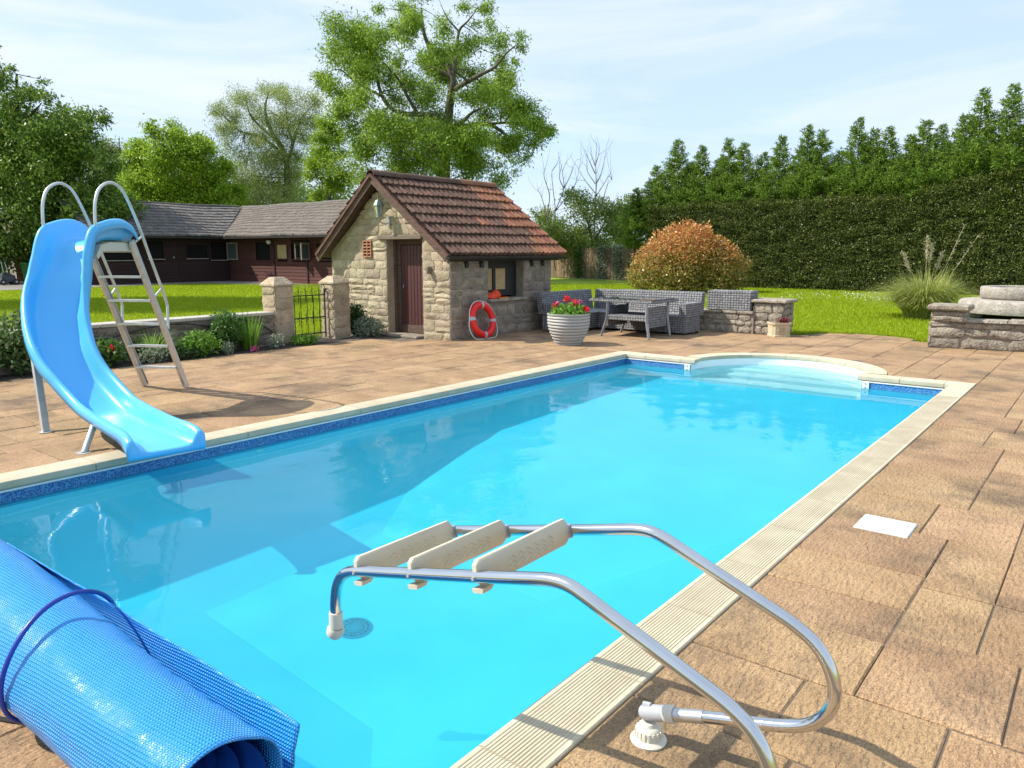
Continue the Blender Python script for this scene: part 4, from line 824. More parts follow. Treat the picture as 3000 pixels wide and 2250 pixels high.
# ------------------------------------------------------------------ low walls, pier and millstones at the right
M_rough = mat('rough_limestone', (.24, .205, .155), (.40, .35, .275), 9, .95, 1, 34, vary=.14, c3=(.15, .12, .09), s3=24, f3=.54, dist=.03)
lw2 = thing('stone_wall', 'rough low limestone wall running behind the rattan sofa to its pier', 'wall', (-6.3, 15.75, 0))
g = G(); g.box(-7.3, 15.55, -.1, -5.9, 15.98, .40); mk('wall_core', g, M_mortar2, lw2)
box_stone(lw2, M_rough, -7.3, 15.54, -5.95, 15.98, 0, .41, .08, .17, .16, .5, '-y', .022)
for k in range(4): g = G(); x = -7.3 + k * .35; g.bbox(x + .004, 15.5, .405, x + .346, 16.02, .46 + rnd.uniform(-.01, .01), .014); mk('top_stone', g, M_rough, lw2)
pr_ = thing('stone_pier', 'squat limestone pier with a flat slab top on the lawn edge behind the trough planter', 'pier', (-5.62, 15.9, 0))
g = G(); g.box(-5.93, 15.62, -.1, -5.33, 16.2, .645); mk('pier_core', g, M_mortar2, pr_)
box_stone(pr_, M_rough, -5.95, 15.60, -5.31, 16.22, 0, .645, .1, .2, .2, .45, '-y+x', .024)
g = G(); g.bbox(-6.03, 15.53, .65, -5.24, 16.28, .72, .02); mk('cap_slab', g, M_rough, pr_)
rwl = thing('planter_wall', 'rough grey limestone raised bed wall at the right edge of the paving', 'wall', (-1, 15.5, 0))
fnr = lambda u: 15.28 + (u + 2.6) * .215
g = G(); g.prism([(-2.57, 0), (2.5, 0)] , lambda u, v: (u, fnr(u), 0), lambda u, v: (u, fnr(u), 1)) if False else G(); g = G(); g.hexa([(-2.58, fnr(-2.58) + .03, -.1), (2.5, fnr(2.5) + .03, -.1), (2.5, fnr(2.5) + .4, -.1), (-2.58, fnr(-2.58) + .4, -.1), (-2.58, fnr(-2.58) + .03, .5), (2.5, fnr(2.5) + .03, .5), (2.5, fnr(2.5) + .4, .5), (-2.58, fnr(-2.58) + .4, .5)]); mk('wall_core', g, M_mortar2, rwl)
stonework(rwl, M_rough, lambda u, v, n: (u, fnr(u) + .02 - n, v), lambda v: (-2.6, 1.2), 0, .47, .10, .24, .3, .95, proud=.034, jt=.002)
stonework(rwl, M_rough, lambda u, v, n: (-2.58 - n, 15.29 + .4 - u, v), lambda v: (0, .4), 0, .47, .14, .25, .2, .4, proud=.025, jt=.002)
for k in range(6): g = G(); x0, x1 = -2.05 + k * .62, -2.05 + (k + 1) * .62 - .01; h = .535 + rnd.uniform(-.02, .015); y0, y1 = fnr(x0), fnr(x1); g.hexa([(x0, y0 - .05, .475), (x1, y1 - .05, .475), (x1, y1 + .42, .475), (x0, y0 + .42, .475), (x0 + .01, y0 - .03, h), (x1 - .01, y1 - .03, h), (x1 - .01, y1 + .4, h), (x0 + .01, y0 + .4, h)]); mk('top_stone', g, M_rough, rwl)
g = G(); g.box(-2.55, 15.32, .47, -2.06, 15.72, .665); mk('pier_block', g, M_mortar2, rwl)
box_stone(rwl, M_rough, -2.57, 15.30, -2.05, 15.74, .47, .665, .1, .2, .25, .5, '-y+x-x', .024)
g = G(); g.bbox(-2.64, 15.22, .67, -1.98, 15.8, .775, .028); mk('cap_slab', g, M_rough, rwl)
M_earth2 = mat('bed_turf', (.10, .16, .03), (.16, .22, .05), 3, .95, .8, 30)
flat('raised_bed', [(-2.4, 15.75), (3, 16.9), (3, 19.5), (-2.6, 19.0)], [], .455, M_earth2)
g = G(); g.hexa([(-2.58, 15.7, -.1), (3, 16.9, -.1), (3, 19.5, -.1), (-2.6, 19, -.1), (-2.4, 15.75, .45), (3, 16.9, .45), (3, 19.5, .45), (-2.5, 19, .45)]); tag(mk('bed_mound', g, M_earth2), kind='structure')
M_mill = mat('millstone_grit', (.30, .27, .225), (.44, .40, .34), 9, .95, .9, 50, c3=(.21, .185, .155), s3=40, f3=.53, dist=.02)
t = thing('millstone', 'huge flat round millstone lying raised on blocks behind the right hand wall', 'millstone', (-1.4, 17.3, .45))
g = G(); g.lathe([(.0001, .555), (1.02, .545), (1.10, .56), (1.115, .62), (1.09, .76), (1.05, .79), (.0001, .80)], (-1.36, 17.35, 0), 48); mk('stone_disc', g, M_mill, t, smooth=50)
for x, y in ((-2.15, 16.95), (-1.0, 16.5), (-.5, 17.6), (-1.7, 18.1)): g = G(); g.bbox(x - .16, y - .14, .45, x + .16, y + .14, .56, .02); mk('support_block', g, M_mill, t)
t = thing('stone_trough', 'round hollow grey stone trough resting on the big flat millstone', 'trough', (-1.5, 17.6, .8))
g = G(); g.lathe([(.0001, .80), (.62, .80), (.655, .83), (.66, 1.0), (.645, 1.03), (.56, 1.035), (.53, 1.02), (.52, .9), (.0001, .9)], (-1.48, 17.55, 0), 44); mk('trough_shell', g, M_mill, t, smooth=50)
g = G(); g.lathe([(.0001, .985), (.525, .98)], (-1.48, 17.55, 0), 20); mk('soil', g, M_joint, t)

# ------------------------------------------------------------------ rattan furniture
M_rat = mat('grey_rattan_strip', (.17, .17, .175), (.27, .27, .275), 12, .55, .2, 90, vary=.18)
M_ratd = mat('rattan_shadow_gap', (.06, .06, .064), None, rough=.9)
M_glass = mat('smoked_table_glass', (.04, .05, .05), None, rough=.05, spec=.7)
def weave(g, O, U, Vv, W, Hh, pitch=.06, n=None):
    """flat woven strips over a panel: O corner, U/V unit vectors; over-under relief"""
    O, U, Vv = Vector(O), Vector(U), Vector(Vv); N_ = U.cross(Vv).normalized(); nu = max(1, round(W / pitch)); nv = max(1, round(Hh / (pitch * .8))); pu, pv = W / nu, Hh / nv
    for j in range(nv):            # each visible crossing of the weave, alternately bulging along and across
        for i in range(nu):
            c = O + U * ((i + .5) * pu) + Vv * ((j + .5) * pv); a_, b_ = U * pu * .41, Vv * pv * .40; t = (i + j) % 2; lo, hi = N_ * .002, N_ * (.009 if t else .006)
            k = (a_, b_) if t else (b_, a_)
            g.add([c - a_ - b_ + lo, c + a_ - b_ + lo, c + a_ + b_ + lo, c - a_ + b_ + lo, c - k[0] * .45 - k[1] * .0 + hi, c + k[0] * .45 + hi], [(0, 1, 5, 4), (1, 2, 5), (2, 3, 4, 5), (3, 0, 4)] if t else [(0, 1, 4), (1, 2, 5, 4), (2, 3, 5), (3, 0, 4, 5)])
def rattan_block(name, parent, p, faces='-y+y-x+x+z', back=None):
    """p: 8 corners (bottom 4, top 4); dark core and woven faces"""
    P = [Vector(q) for q in p]; g = G(); g.hexa(P); o = mk(name, g, M_ratd, parent); w = G(); F = {'-y': (0, 1, 5, 4), '+x': (1, 2, 6, 5), '+y': (2, 3, 7, 6), '-x': (3, 0, 4, 7), '+z': (4, 5, 6, 7)}
    for k, q in F.items():
        if k in faces:
            a, b, c, d = (P[i] for i in q); U = (b - a); Vv = (d - a); weave(w, a, U.normalized(), Vv.normalized(), U.length, Vv.length)
    mk('weave', w, M_rat, o, kind='stuff'); return o
def blk(x0, y0, z0, x1, y1, z1, lean=(0, 0)): return [(x0, y0, z0), (x1, y0, z0), (x1, y1, z0), (x0, y1, z0), (x0 + lean[0], y0 + lean[1], z1), (x1 + lean[0], y0 + lean[1], z1), (x1 + lean[0], y1 + lean[1], z1), (x0 + lean[0], y1 + lean[1], z1)]
t = thing('sofa_section', 'grey rattan sofa wing along the shed wall, in shade behind the flower pot', 'sofa', (-9.35, 14.0, 0), 'sections of the rattan corner sofa')
rattan_block('seat_base', t, blk(-9.62, 13.2, .04, -8.95, 15.2, .36)); rattan_block('backrest', t, blk(-9.74, 13.22, .37, -9.60, 15.2, .82, (-.08, 0))); rattan_block('armrest', t, blk(-9.60, 13.2, .37, -8.97, 13.34, .60))
g = G(); g.bbox(-9.595, 13.36, .362, -8.93, 15.1, .40, .012); mk('seat_board', g, M_rat, t)
t = thing('sofa_section', 'long sunlit grey rattan sofa section with tall back behind the table', 'sofa', (-7.9, 14.9, 0), 'sections of the rattan corner sofa')
rattan_block('seat_base', t, blk(-8.94, 14.36, .04, -6.86, 15.05, .36)); g = G(); g.bbox(-8.92, 14.33, .362, -7.02, 15.0, .40, .012); mk('seat_board', g, M_rat, t)
rattan_block('backrest', t, blk(-8.88, 15.05, .37, -6.86, 15.2, .845, (0, .08))); rattan_block('corner_back', t, [(-9.6, 15.21, .37), (-8.9, 15.21, .37), (-8.9, 15.34, .37), (-9.6, 15.34, .37), (-9.6, 15.27, .825), (-8.9, 15.27, .825), (-8.9, 15.4, .825), (-9.6, 15.4, .825)], '-y+z')
rattan_block('armrest', t, blk(-7.0, 14.34, .365, -6.84, 15.04, .645))
for x, y in ((-8.9, 14.4), (-6.9, 14.4), (-6.9, 15.0)): g = G(); g.box(x - .03, y - .03, 0, x + .03, y + .03, .04); mk('foot', g, M_dark, t)
t = thing('rattan_box', 'dark grey woven rattan box bench standing on the low limestone wall', 'rattan bench', (-6.4, 15.7, .46))
rattan_block('box_half', t, blk(-6.93, 15.52, .47, -6.40, 15.92, .87)); rattan_block('box_half', t, blk(-6.395, 15.52, .47, -5.97, 15.92, .875))
t = thing('rattan_table', 'grey rattan dining table with glass top and splayed legs on the paving', 'table', (-7.8, 13.9, 0))
tx0, tx1, ty0, ty1 = -8.53, -7.09, 13.32, 14.50
g = G(); g.bbox(tx0, ty0, .685, tx1, ty1, .735, .012); top_ = mk('table_top', g, M_ratd, t); g = G()
for (O, U, Vv, W, Hh) in (((tx0, ty0, .69), (1, 0, 0), (0, 0, 1), tx1 - tx0, .04), ((tx1, ty0, .69), (0, 1, 0), (0, 0, 1), ty1 - ty0, .04), ((tx0, ty0, .7355), (1, 0, 0), (0, 1, 0), tx1 - tx0, .08), ((tx0, ty1 - .08, .7355), (1, 0, 0), (0, 1, 0), tx1 - tx0, .08)): weave(g, O, U, Vv, W, Hh, .06)
mk('weave', g, M_rat, top_, kind='stuff'); g = G(); g.bbox(tx0 + .05, ty0 + .06, .741, tx1 - .05, ty1 - .06, .752, .003); mk('glass_top', g, M_glass, top_)
lx0, lx1, ly0, ly1 = -8.14, -7.12, 13.24, 14.08
LX0, LX1, LY0, LY1 = -8.14 + .06, -7.16, 13.42, 14.36
lx0, lx1, ly0, ly1 = -8.17, -7.08, 13.24, 14.10; sh = .12
for x, y, dx in ((lx0, ly0, .10), (lx1, ly0, -.10), (lx0 - .04, ly1, .10), (lx1 + .01, ly1, -.10)):
    g = G(); g.tube([(x, y, 0), (x + dx * .35, y + .02, .14), (x + dx * .8, y + .05, .30), (x + dx, y + .06, .42), (x + dx, y + .07, .685)], [.028, .03, .034, .034, .03], 4); mk('leg', g, M_rat, t)
rattan_block('apron_front', t, blk(lx0 + .10, ly0 + .06, .34, lx1 - .10, ly0 + .10, .44)); rattan_block('apron_back', t, blk(lx0 + .06, ly1 + .02, .34, lx1 - .09, ly1 + .06, .44)); rattan_block('end_panel', t, blk(lx1 - .13, ly0 + .10, .20, lx1 - .09, ly1 + .02, .60)); rattan_block('end_panel', t, blk(lx0 + .06, ly0 + .10, .20, lx0 + .10, ly1 + .02, .60))
rattan_block('lower_shelf', t, blk(lx0 + .11, ly0 + .11, .40, lx1 - .14, ly1 + .01, .44))

# ------------------------------------------------------------------ plant helpers
def leafcards(C, size, rs, aspect=.45, up=None, droop=0, fold=.25):
    """N leaf-shaped quads at points C (n x 3); returns V, F"""
    n = len(C); d = rs.normal(size=(n, 3)); d[:, 2] -= droop
    if up is not None: d += up
    d /= np.linalg.norm(d, axis=1)[:, None] + 1e-9; r = rs.normal(size=(n, 3)); x = np.cross(d, r); x /= np.linalg.norm(x, axis=1)[:, None] + 1e-9; nn = np.cross(x, d)
    s = (size if np.ndim(size) else np.full(n, size)) * rs.uniform(.6, 1.35, n); s = s[:, None]; w = s * aspect / 2
    V = np.empty((n, 4, 3)); V[:, 0] = C; V[:, 1] = C + d * s * .5 - x * w + nn * s * fold * .3; V[:, 2] = C + d * s; V[:, 3] = C + d * s * .5 + x * w + nn * s * fold * .3
    return V.reshape(-1, 3), np.arange(n * 4).reshape(n, 4)
def blades(base, n, rs, h, spread, w=.012, bend=.6, seg=4, lean=None, hvar=.3, out=.05, dr=.55):
    """arching grass-like blades from a base point; returns V, F"""
    az = rs.uniform(0, 2 * math.pi, n); ln = h * rs.uniform(1 - hvar, 1 + hvar * .4, n); sp = spread * rs.uniform(.1, 1, n) ** .7; r0 = out * np.sqrt(rs.uniform(0, 1, n)); V = []; F = []
    for k in range(n):
        dx, dy = math.cos(az[k]), math.sin(az[k]); px, py = -dy, dx; b0 = np.array([base[0] + dx * r0[k], base[1] + dy * r0[k], base[2]]); m = len(V)
        for i in range(seg + 1):
            t = i / seg; rr = sp[k] * (t * (1 - bend) + bend * t * t); z = ln[k] * (t - bend * dr * sp[k] / max(h, .01) * t * t * t); ww = w * (1 - t * .92) * .5 * (1 if t > 0 else .7)
            p = b0 + np.array([dx * rr, dy * rr, max(z, .005)]); V += [p + np.array([px, py, 0]) * ww, p - np.array([px, py, 0]) * ww]
        F += [(m + 2 * i, m + 2 * i + 1, m + 2 * i + 3, m + 2 * i + 2) for i in range(seg)]
    return np.array(V), np.array(F)
def clump(c, r, n, rs, shell=.5):
    d = rs.normal(size=(n, 3)); d /= np.linalg.norm(d, axis=1)[:, None]; k = rs.uniform(0, 1, n) ** shell
    return np.array(c) + d * k[:, None] * np.array(r)
L_bright = leafmat('bright_leaf', [(0.068, 0.176, 0.016), (0.135, 0.297, 0.027), (0.216, 0.405, 0.041), (0.095, 0.216, 0.027)])
L_mid = leafmat('mid_leaf', [(0.034, 0.101, 0.016), (0.068, 0.162, 0.027), (0.108, 0.216, 0.041), (0.054, 0.135, 0.027)])
L_dark = leafmat('dark_leaf', [(.012, .04, .010), (.025, .07, .015), (.045, .10, .02)])
L_silver = leafmat('silver_leaf', [(.14, .20, .11), (.30, .36, .24), (.42, .46, .36), (.09, .16, .06)])
L_blade = leafmat('grass_blade', [(0.121, 0.243, 0.041), (0.216, 0.378, 0.068), (0.324, 0.459, 0.108), (0.162, 0.297, 0.054)])
L_red = leafmat('red_petal', [(.55, .008, .012), (.75, .015, .02), (.85, .03, .03)], trans=.25)
L_pink = leafmat('pink_petal', [(.55, .10, .22), (.75, .2, .35), (.6, .05, .2)], trans=.25)
L_yel = leafmat('yellow_petal', [(.7, .42, .03), (.8, .55, .05)], trans=.25)
M_stem = mat('green_stem', (.06, .12, .03), (.10, .17, .04), 8, .7)
M_twig = mat('brown_twig', (.07, .05, .035), (.11, .08, .06), 8, .9)
RS = np.random.RandomState(11)
def bushy(name, label, cat, c, r, n, size, m, asp=.5, stems=6, group=None, droop=0, shell=.45, up=None):
    t = thing(name, label, cat, (c[0], c[1], max(0, c[2] - r[2])), group); P = clump(c, r, n, RS, shell); P[:, 2] = np.maximum(P[:, 2], .01 + max(0, c[2] - r[2]) * .0)
    V, F = leafcards(P, size, RS, asp, droop=droop, up=up); mknp('foliage', V, F, m, t); g = G()
    for k in range(stems): q = P[RS.randint(n)]; g.tube([(c[0] + RS.uniform(-.04, .04), c[1] + RS.uniform(-.04, .04), 0.0), tuple((np.array([c[0], c[1], 0]) + q) / 2 + RS.uniform(-.03, .03, 3)), tuple(q)], [.008, .006, .003], 5)
    mk('stems', g, M_twig, t, kind='stuff'); return t
def tuft(name, label, cat, c, n, h, spread, m, w=.014, bend=.6, out=.06, group=None):
    t = thing(name, label, cat, c, group); V, F = blades(c, n, RS, h, spread, w, bend, 5, out=out, dr=.75); mknp('leaves', V, F, m, t); return t

# pots
t = thing('flower_pot', 'large pale grey ribbed pot of red geraniums on the paving near the pool', 'flower pot', (-7.9, 11.66, 0))
prof = [(.0001, .0), (.235, .0), (.245, .02), (.24, .035)]
for k in range(9): z0 = .04 + k * .055; rr = .245 + .14 * math.sin(math.pi * .5 * min(1, (k + .5) / 7.5)); prof += [(rr - .006, z0), (rr + .010, z0 + .012), (rr + .014, z0 + .028), (rr + .004, z0 + .046), (rr - .008, z0 + .053)]
prof += [(.385, .54), (.40, .552), (.40, .572), (.375, .575), (.36, .55), (.34, .50), (.0001, .5)]
px_, py_ = -7.9, 11.66; g = G(); g.lathe(prof, (px_, py_, 0), 40); mk('pot_shell', g, mat('pale_grey_glaze', (.36, .36, .34), (.42, .42, .395), 3, .5, .05, 60), t, smooth=60)
g = G(); g.lathe([(.0001, .535), (.36, .53)], (px_, py_, 0), 16); mk('soil', g, M_joint, t)
P = clump((px_, py_, .60), (.36, .36, .15), 900, RS, .5); P[:, 2] = np.maximum(P[:, 2], .545); V, F = leafcards(P, .07, RS, .6); mknp('foliage', V, F, L_bright, t)
for (dx, dy, z, r, m) in ((-.02, -.05, .84, .07, L_red), (.10, .02, .77, .09, L_red), (-.26, -.05, .72, .06, L_red), (.36, .05, .66, .05, L_red), (-.33, .02, .62, .05, L_yel), (-.18, -.1, .75, .03, L_pink), (.30, .1, .68, .03, L_red), (.24, .0, .80, .025, L_pink)):
    P = clump((px_ + dx, py_ + dy, z), (r, r, r * .8), 70, RS, .4); V, F = leafcards(P, .035, RS, .9); f = mknp('flower_head', V, F, m, t)
    g = G(); g.tube([(px_ + dx * .6, py_ + dy * .6, .55), (px_ + dx, py_ + dy, z)], .004, 5); mk('flower_stem', g, M_stem, f)
t = thing('trough_planter', 'small square buff stone planter with a round carved monogram, red plant in it', 'planter', (-5.32, 15.42, 0))
M_buffpot = mat('buff_cast_stone', (.46, .38, .24), (.58, .49, .33), 8, .9, .5, 40, c3=(.30, .26, .14), s3=18, f3=.58)
ang = rad(38); ca, sa = math.cos(ang), math.sin(ang); pc = Vector((-5.32, 15.44, 0)); cc = .17; h2 = .19
def octo(k, z): 
    a = h2 * k; c_ = .05; pts = [(-a + c_, -a), (a - c_, -a), (a, -a + c_), (a, a - c_), (a - c_, a), (-a + c_, a), (-a, a - c_), (-a, -a + c_)]
    return [(pc.x + x * ca - y * sa, pc.y + x * sa + y * ca, z) for x, y in pts]
g = G(); rings = [octo(1.0, 0), octo(1.0, .03), octo(.95, .04), octo(.97, .235), octo(1.07, .25), octo(1.08, .285), octo(.95, .285), octo(.9, .25)]
for r_ in rings: g.v += r_
g.f = [(8 * i + k, 8 * i + (k + 1) % 8, 8 * i + 8 + (k + 1) % 8, 8 * i + 8 + k) for i in range(7) for k in range(8)] + [tuple(range(8))[::-1], tuple(range(56, 64))]; mk('planter_shell', g, M_buffpot, t)
def onface(u, v, d=.0): x, y = u, -h2 * .96 - d; return (pc.x + x * ca - y * sa, pc.y + x * sa + y * ca, v)
zc = .135; g = G(); g.tube([onface(.075 * math.cos(a), zc + .07 * math.sin(a), .004) for a in np.linspace(.3, 2 * math.pi - .25, 26)], .009, 6); mk('carved_ring', g, M_buffpot, t)
g = G(); g.tube([onface(-.012 + .026 * math.cos(a), zc - .0 + .03 * math.sin(a), .004) for a in np.linspace(-.6, 5.4, 16)], .006, 6); g.tube([onface(-.04, zc - .035, .004), onface(.0, zc - .012, .004), onface(.018, zc + .004, .004), onface(.026, zc + .038, .004), onface(.044, zc + .034, .004), onface(.046, zc - .01, .004), onface(.042, zc - .04, .004), onface(.06, zc - .046, .004)], .006, 6); mk('carved_monogram', g, M_buffpot, t)
g = G(); g.add(octo(.9, .255), [tuple(range(8))]); mk('soil', g, M_joint, t)
P = clump((pc.x + .06, pc.y + .05, .31), (.12, .1, .07), 160, RS, .5); V, F = leafcards(P, .06, RS, .4); mknp('foliage', V, F, leafmat('purple_red_leaf', [(.10, .012, .02), (.22, .03, .04), (.30, .06, .06), (.08, .05, .03)]), t)

# ------------------------------------------------------------------ flower bed left of the deck
M_bed = mat('bed_soil', (.030, .022, .016), (.055, .040, .030), 8, .95, 1, 24, dist=.03)
flat('flower_bed', [(-12.12, -2), (-11.49, -2), (-11.49, 9.0), (-11.9, 9.9), (-12.4, 10.2), (-13.4, 10.68), (-13.4, 10.0), (-12.12, 8.26)], [], -.006, M_bed)
bushy('shrub', 'leafy round shrub with pale leaves spilling over the wall left of the slide', 'shrub', (-11.9, 4.05, .45), (.34, .42, .45), 1500, .085, leafmat('pale_shrub_leaf', [(.05, .12, .02), (.12, .2, .05), (.22, .28, .12), (.06, .13, .03)]), .55)
bushy('fern', 'low green broad-leaved fern at the left edge of the flower bed', 'fern', (-11.75, 3.3, .16), (.24, .28, .17), 260, .16, L_mid, .3)
t = bushy('geranium', 'dark leafy geranium with one red flower beside the slide ladder', 'geranium', (-11.78, 5.05, .2), (.26, .36, .22), 700, .075, L_mid, .7)
P = clump((-11.62, 5.12, .27), (.05, .05, .04), 40, RS); V, F = leafcards(P, .045, RS, .9); mknp('flower_head', V, F, L_red, t)
tuft('day_lily', 'arching pale green grassy clump in the bed behind the ladder', 'lily clump', (-11.9, 5.85, 0), 210, .62, .55, L_blade, .022, .8, .12)
bushy('leafy_shrub', 'bright green spreading shrub in the bed right of the grassy clump', 'shrub', (-11.75, 6.55, .2), (.28, .36, .22), 1000, .07, L_bright, .4)
bushy('white_edging_plant', 'low silver white leaved edging plant below the grassy clump', 'edging plant', (-11.62, 5.75, .12), (.16, .3, .13), 420, .045, L_silver, .5)
bushy('grey_heather', 'small silvery grey heather at the foot of the tall green shrub', 'heather', (-11.62, 7.0, .1), (.11, .12, .13), 300, .04, L_silver, .4)
bushy('tall_shrub', 'tall narrow green shrub against the low wall beside the iris blades', 'shrub', (-11.85, 7.12, .38), (.24, .27, .36), 1100, .085, L_mid, .4)
tuft('iris', 'upright fan of sword shaped iris leaves against the low wall', 'iris', (-11.88, 7.58, 0), 90, .66, .24, L_bright, .03, .35, .14)
bushy('grey_heather', 'grey white heather near the pier at the right end of the bed', 'heather', (-11.7, 7.98, .12), (.15, .16, .14), 420, .045, L_silver, .4)
bushy('pink_flower', 'tiny pink flower clump at the front edge of the bed', 'flower', (-11.56, 7.45, .04), (.06, .09, .05), 70, .04, L_pink, .8, 2)
bushy('low_green_plant', 'low bright green leafy plant at the foot of the gate pier', 'plant', (-11.75, 8.65, .08), (.2, .3, .1), 500, .06, L_bright, .6)
bushy('variegated_plant', 'silver and green variegated plant sprawling at the foot of the shed gable', 'plant', (-11.95, 10.28, .17), (.50, .26, .22), 2400, .06, L_silver, .5, 12)
bushy('ivy', 'dark green ivy between the gate pier and the shed wall', 'ivy', (-12.2, 10.25, .32), (.22, .24, .34), 1000, .065, L_dark, .7)
bushy('bed_filler', 'small dark foliage plant at the front of the bed below the leafy shrub', 'plant', (-11.6, 6.25, .09), (.14, .3, .1), 420, .05, L_dark, .5)
fdx = (-19.0 + 33.5); 
for u, lb in ((.455, 'ivy climbing the board fence just right of the shed corner'), (.60, 'ivy hanging down the middle of the far board fence'), (.70, 'ivy draped over the board fence left of the copper bush')):
    cx, cy = -33.5 + 14.5 * u, 43.0 - 4.6 * u; t = thing('ivy', lb, 'ivy', (cx, cy - .1, 0)); P = np.c_[RS.normal(0, .28, 700) + cx, np.full(700, cy - .08) + RS.normal(0, .06, 700), RS.uniform(.05, 2.1, 700)]; V, F = leafcards(P, .13, RS, .7, up=np.array([.2, -.6, 0])); mknp('foliage', V, F, L_silver if u > .5 else L_mid, t)

# ------------------------------------------------------------------ water slide with ladder
slide = thing('water_slide', 'blue curved plastic pool slide with silver ladder and looped handrails', 'slide', (-8.2, 3.4, 0))
FL, FR = np.array([-9.602, 4.599]), np.array([-9.124, 4.887]); SW = FR - FL; SWn = SW / np.linalg.norm(SW); SU = np.array([SWn[1], -SWn[0]]); MID = (FL + FR) / 2
def lad(s, z, off=0.): p = MID + SU * s + SWn * off; return (p[0], p[1], z)        # ladder frame: s towards the pool, off to the right
M_slide = mat('blue_slide_plastic', (.085, .45, .82), (.095, .47, .84), 2, .32, .02, 200, spec=.5, coat=.15)
M_cream = mat('cream_underside', (.55, .52, .42), None, rough=.7)
M_gal = mat('galvanised_tube', (.56, .56, .53), (.66, .66, .63), 14, .42, .06, 80, metal=.55)
rim_c = [lad(.80, 1.90), lad(.88, 1.985), lad(1.02, 2.035), lad(1.2, 2.035), lad(1.38, 2.0), lad(1.515, 1.955), lad(1.605, 1.865), lad(1.685, 1.68), lad(1.745, 1.482), (-8.415, 3.195, 1.29), (-8.315, 3.148, 1.112), (-8.19, 3.115, .94), (-8.042, 3.096, .779), (-7.89, 3.11, .625), (-7.717, 3.14, .492), (-7.52, 3.152, .385), (-7.312, 3.14, .32), (-7.08, 3.11, .30), (-6.854, 3.068, .298), (-6.61, 3.024, .298), (-6.376, 2.983, .298), (-6.13, 2.95, .297), (-5.99, 2.935, .292), (-5.89, 2.925, .275), (-5.82, 2.92, .245)]
wid = [.55, .56, .565, .57, .57, .57, .57, .575, .575, .56, .53, .525, .52, .515, .505, .495, .485, .48, .478, .475, .475, .485, .505, .53, .54]
flo = [lad(.80, 1.80), lad(.9, 1.81), lad(1.02, 1.815), lad(1.15, 1.815), lad(1.25, 1.805), lad(1.345, 1.78), lad(1.42, 1.71), lad(1.475, 1.59)]
R_ = [np.array(p) for p in rim_c]; n_ = len(R_); F_ = [np.array(p) for p in flo]
for k in range(len(flo), n_):
    t = R_[min(k + 1, n_ - 1)] - R_[k - 1]; t /= np.linalg.norm(t); h = t[:2] / np.linalg.norm(t[:2]); la = np.array([h[1], -h[0], 0]); nn = np.cross(la, t); nn = nn if nn[2] > 0 else -nn
    dep = np.interp(k, [8, 14, 20, n_ - 3, n_ - 1], [.175, .16, .145, .135, .05]); F_.append(R_[k] - nn * dep)
F_[n_ - 1] = R_[n_ - 1] + np.array([.0, 0, -.105]); F_[n_ - 2] = R_[n_ - 2] + np.array([.0, 0, -.128])
sub = 4; Rc = catmull(R_, sub); Fc = catmull(F_, sub); Wc = np.interp(np.linspace(0, n_ - 1, len(Rc)), range(n_), wid)
sec = []
for k in range(len(Rc)):
    az = rad(float(np.interp(k / sub, [7, 8, 9, 10, 11, 12, 13.5, 15, 17, 24], [-59.9, -54, -41, -28, -16, -6, 2, 0, -6, -8]))); la = np.array([-math.sin(az), math.cos(az), 0])
    c, f, w = Rc[k], Fc[k], Wc[k] / 2; up = c - f; u = np.linalg.norm(up); up = up / u
    P = lambda o, d: c + la * o - up * d
    lip = float(np.interp(k / sub, [0, 4, 8, 20, n_ - 2.2, n_ - 1], [.085, .10, .09, .085, .10, .11]))
    row = []
    for s_ in (-1, 1):
        half = [P(s_ * (w + .028), lip), P(s_ * (w + .028), .035), P(s_ * (w + .018), .010), P(s_ * w, 0), P(s_ * (w - .018), .006), P(s_ * (w - .032), .03), P(s_ * (w - .05), u * .5), P(s_ * (w - .066), u * .78), P(s_ * (w - .10), u * .95), P(s_ * (w - .15), u)]
        row += half if s_ < 0 else [P(0, u * 1.01)] + half[::-1]
    sec.append(row)
zf = sec[-1][len(sec[0]) // 2][2]; fd = np.array([.985, -.14, 0]); sec.append([np.array([*(p + fd * .012)[:2], min(p[2], zf - .012)]) for p in sec[-1]]); sec.append([np.array([*(p - fd * .004)[:2], min(p[2], zf - .042)]) for p in sec[-1]])
g = G(); m = len(sec[0]); g.v = [tuple(p) for r_ in sec for p in r_]; g.f = [(i * m + j, i * m + j + 1, (i + 1) * m + j + 1, (i + 1) * m + j) for i in range(len(sec) - 1) for j in range(m - 1)]
so = mk('slide_chute', g, M_slide, slide, smooth=True); md = so.modifiers.new('thick', 'SOLIDIFY'); md.thickness = .012; md.offset = 0
g = G(); a = .24
g.prism([(.84, 1.70), (1.33, 1.70), (1.41, 1.62), (1.44, 1.655), (1.36, 1.765), (1.2, 1.795), (.88, 1.79)], lambda s, z: lad(s, z, -a), lambda s, z: lad(s, z, a)); mk('platform_underside', g, M_cream, slide)
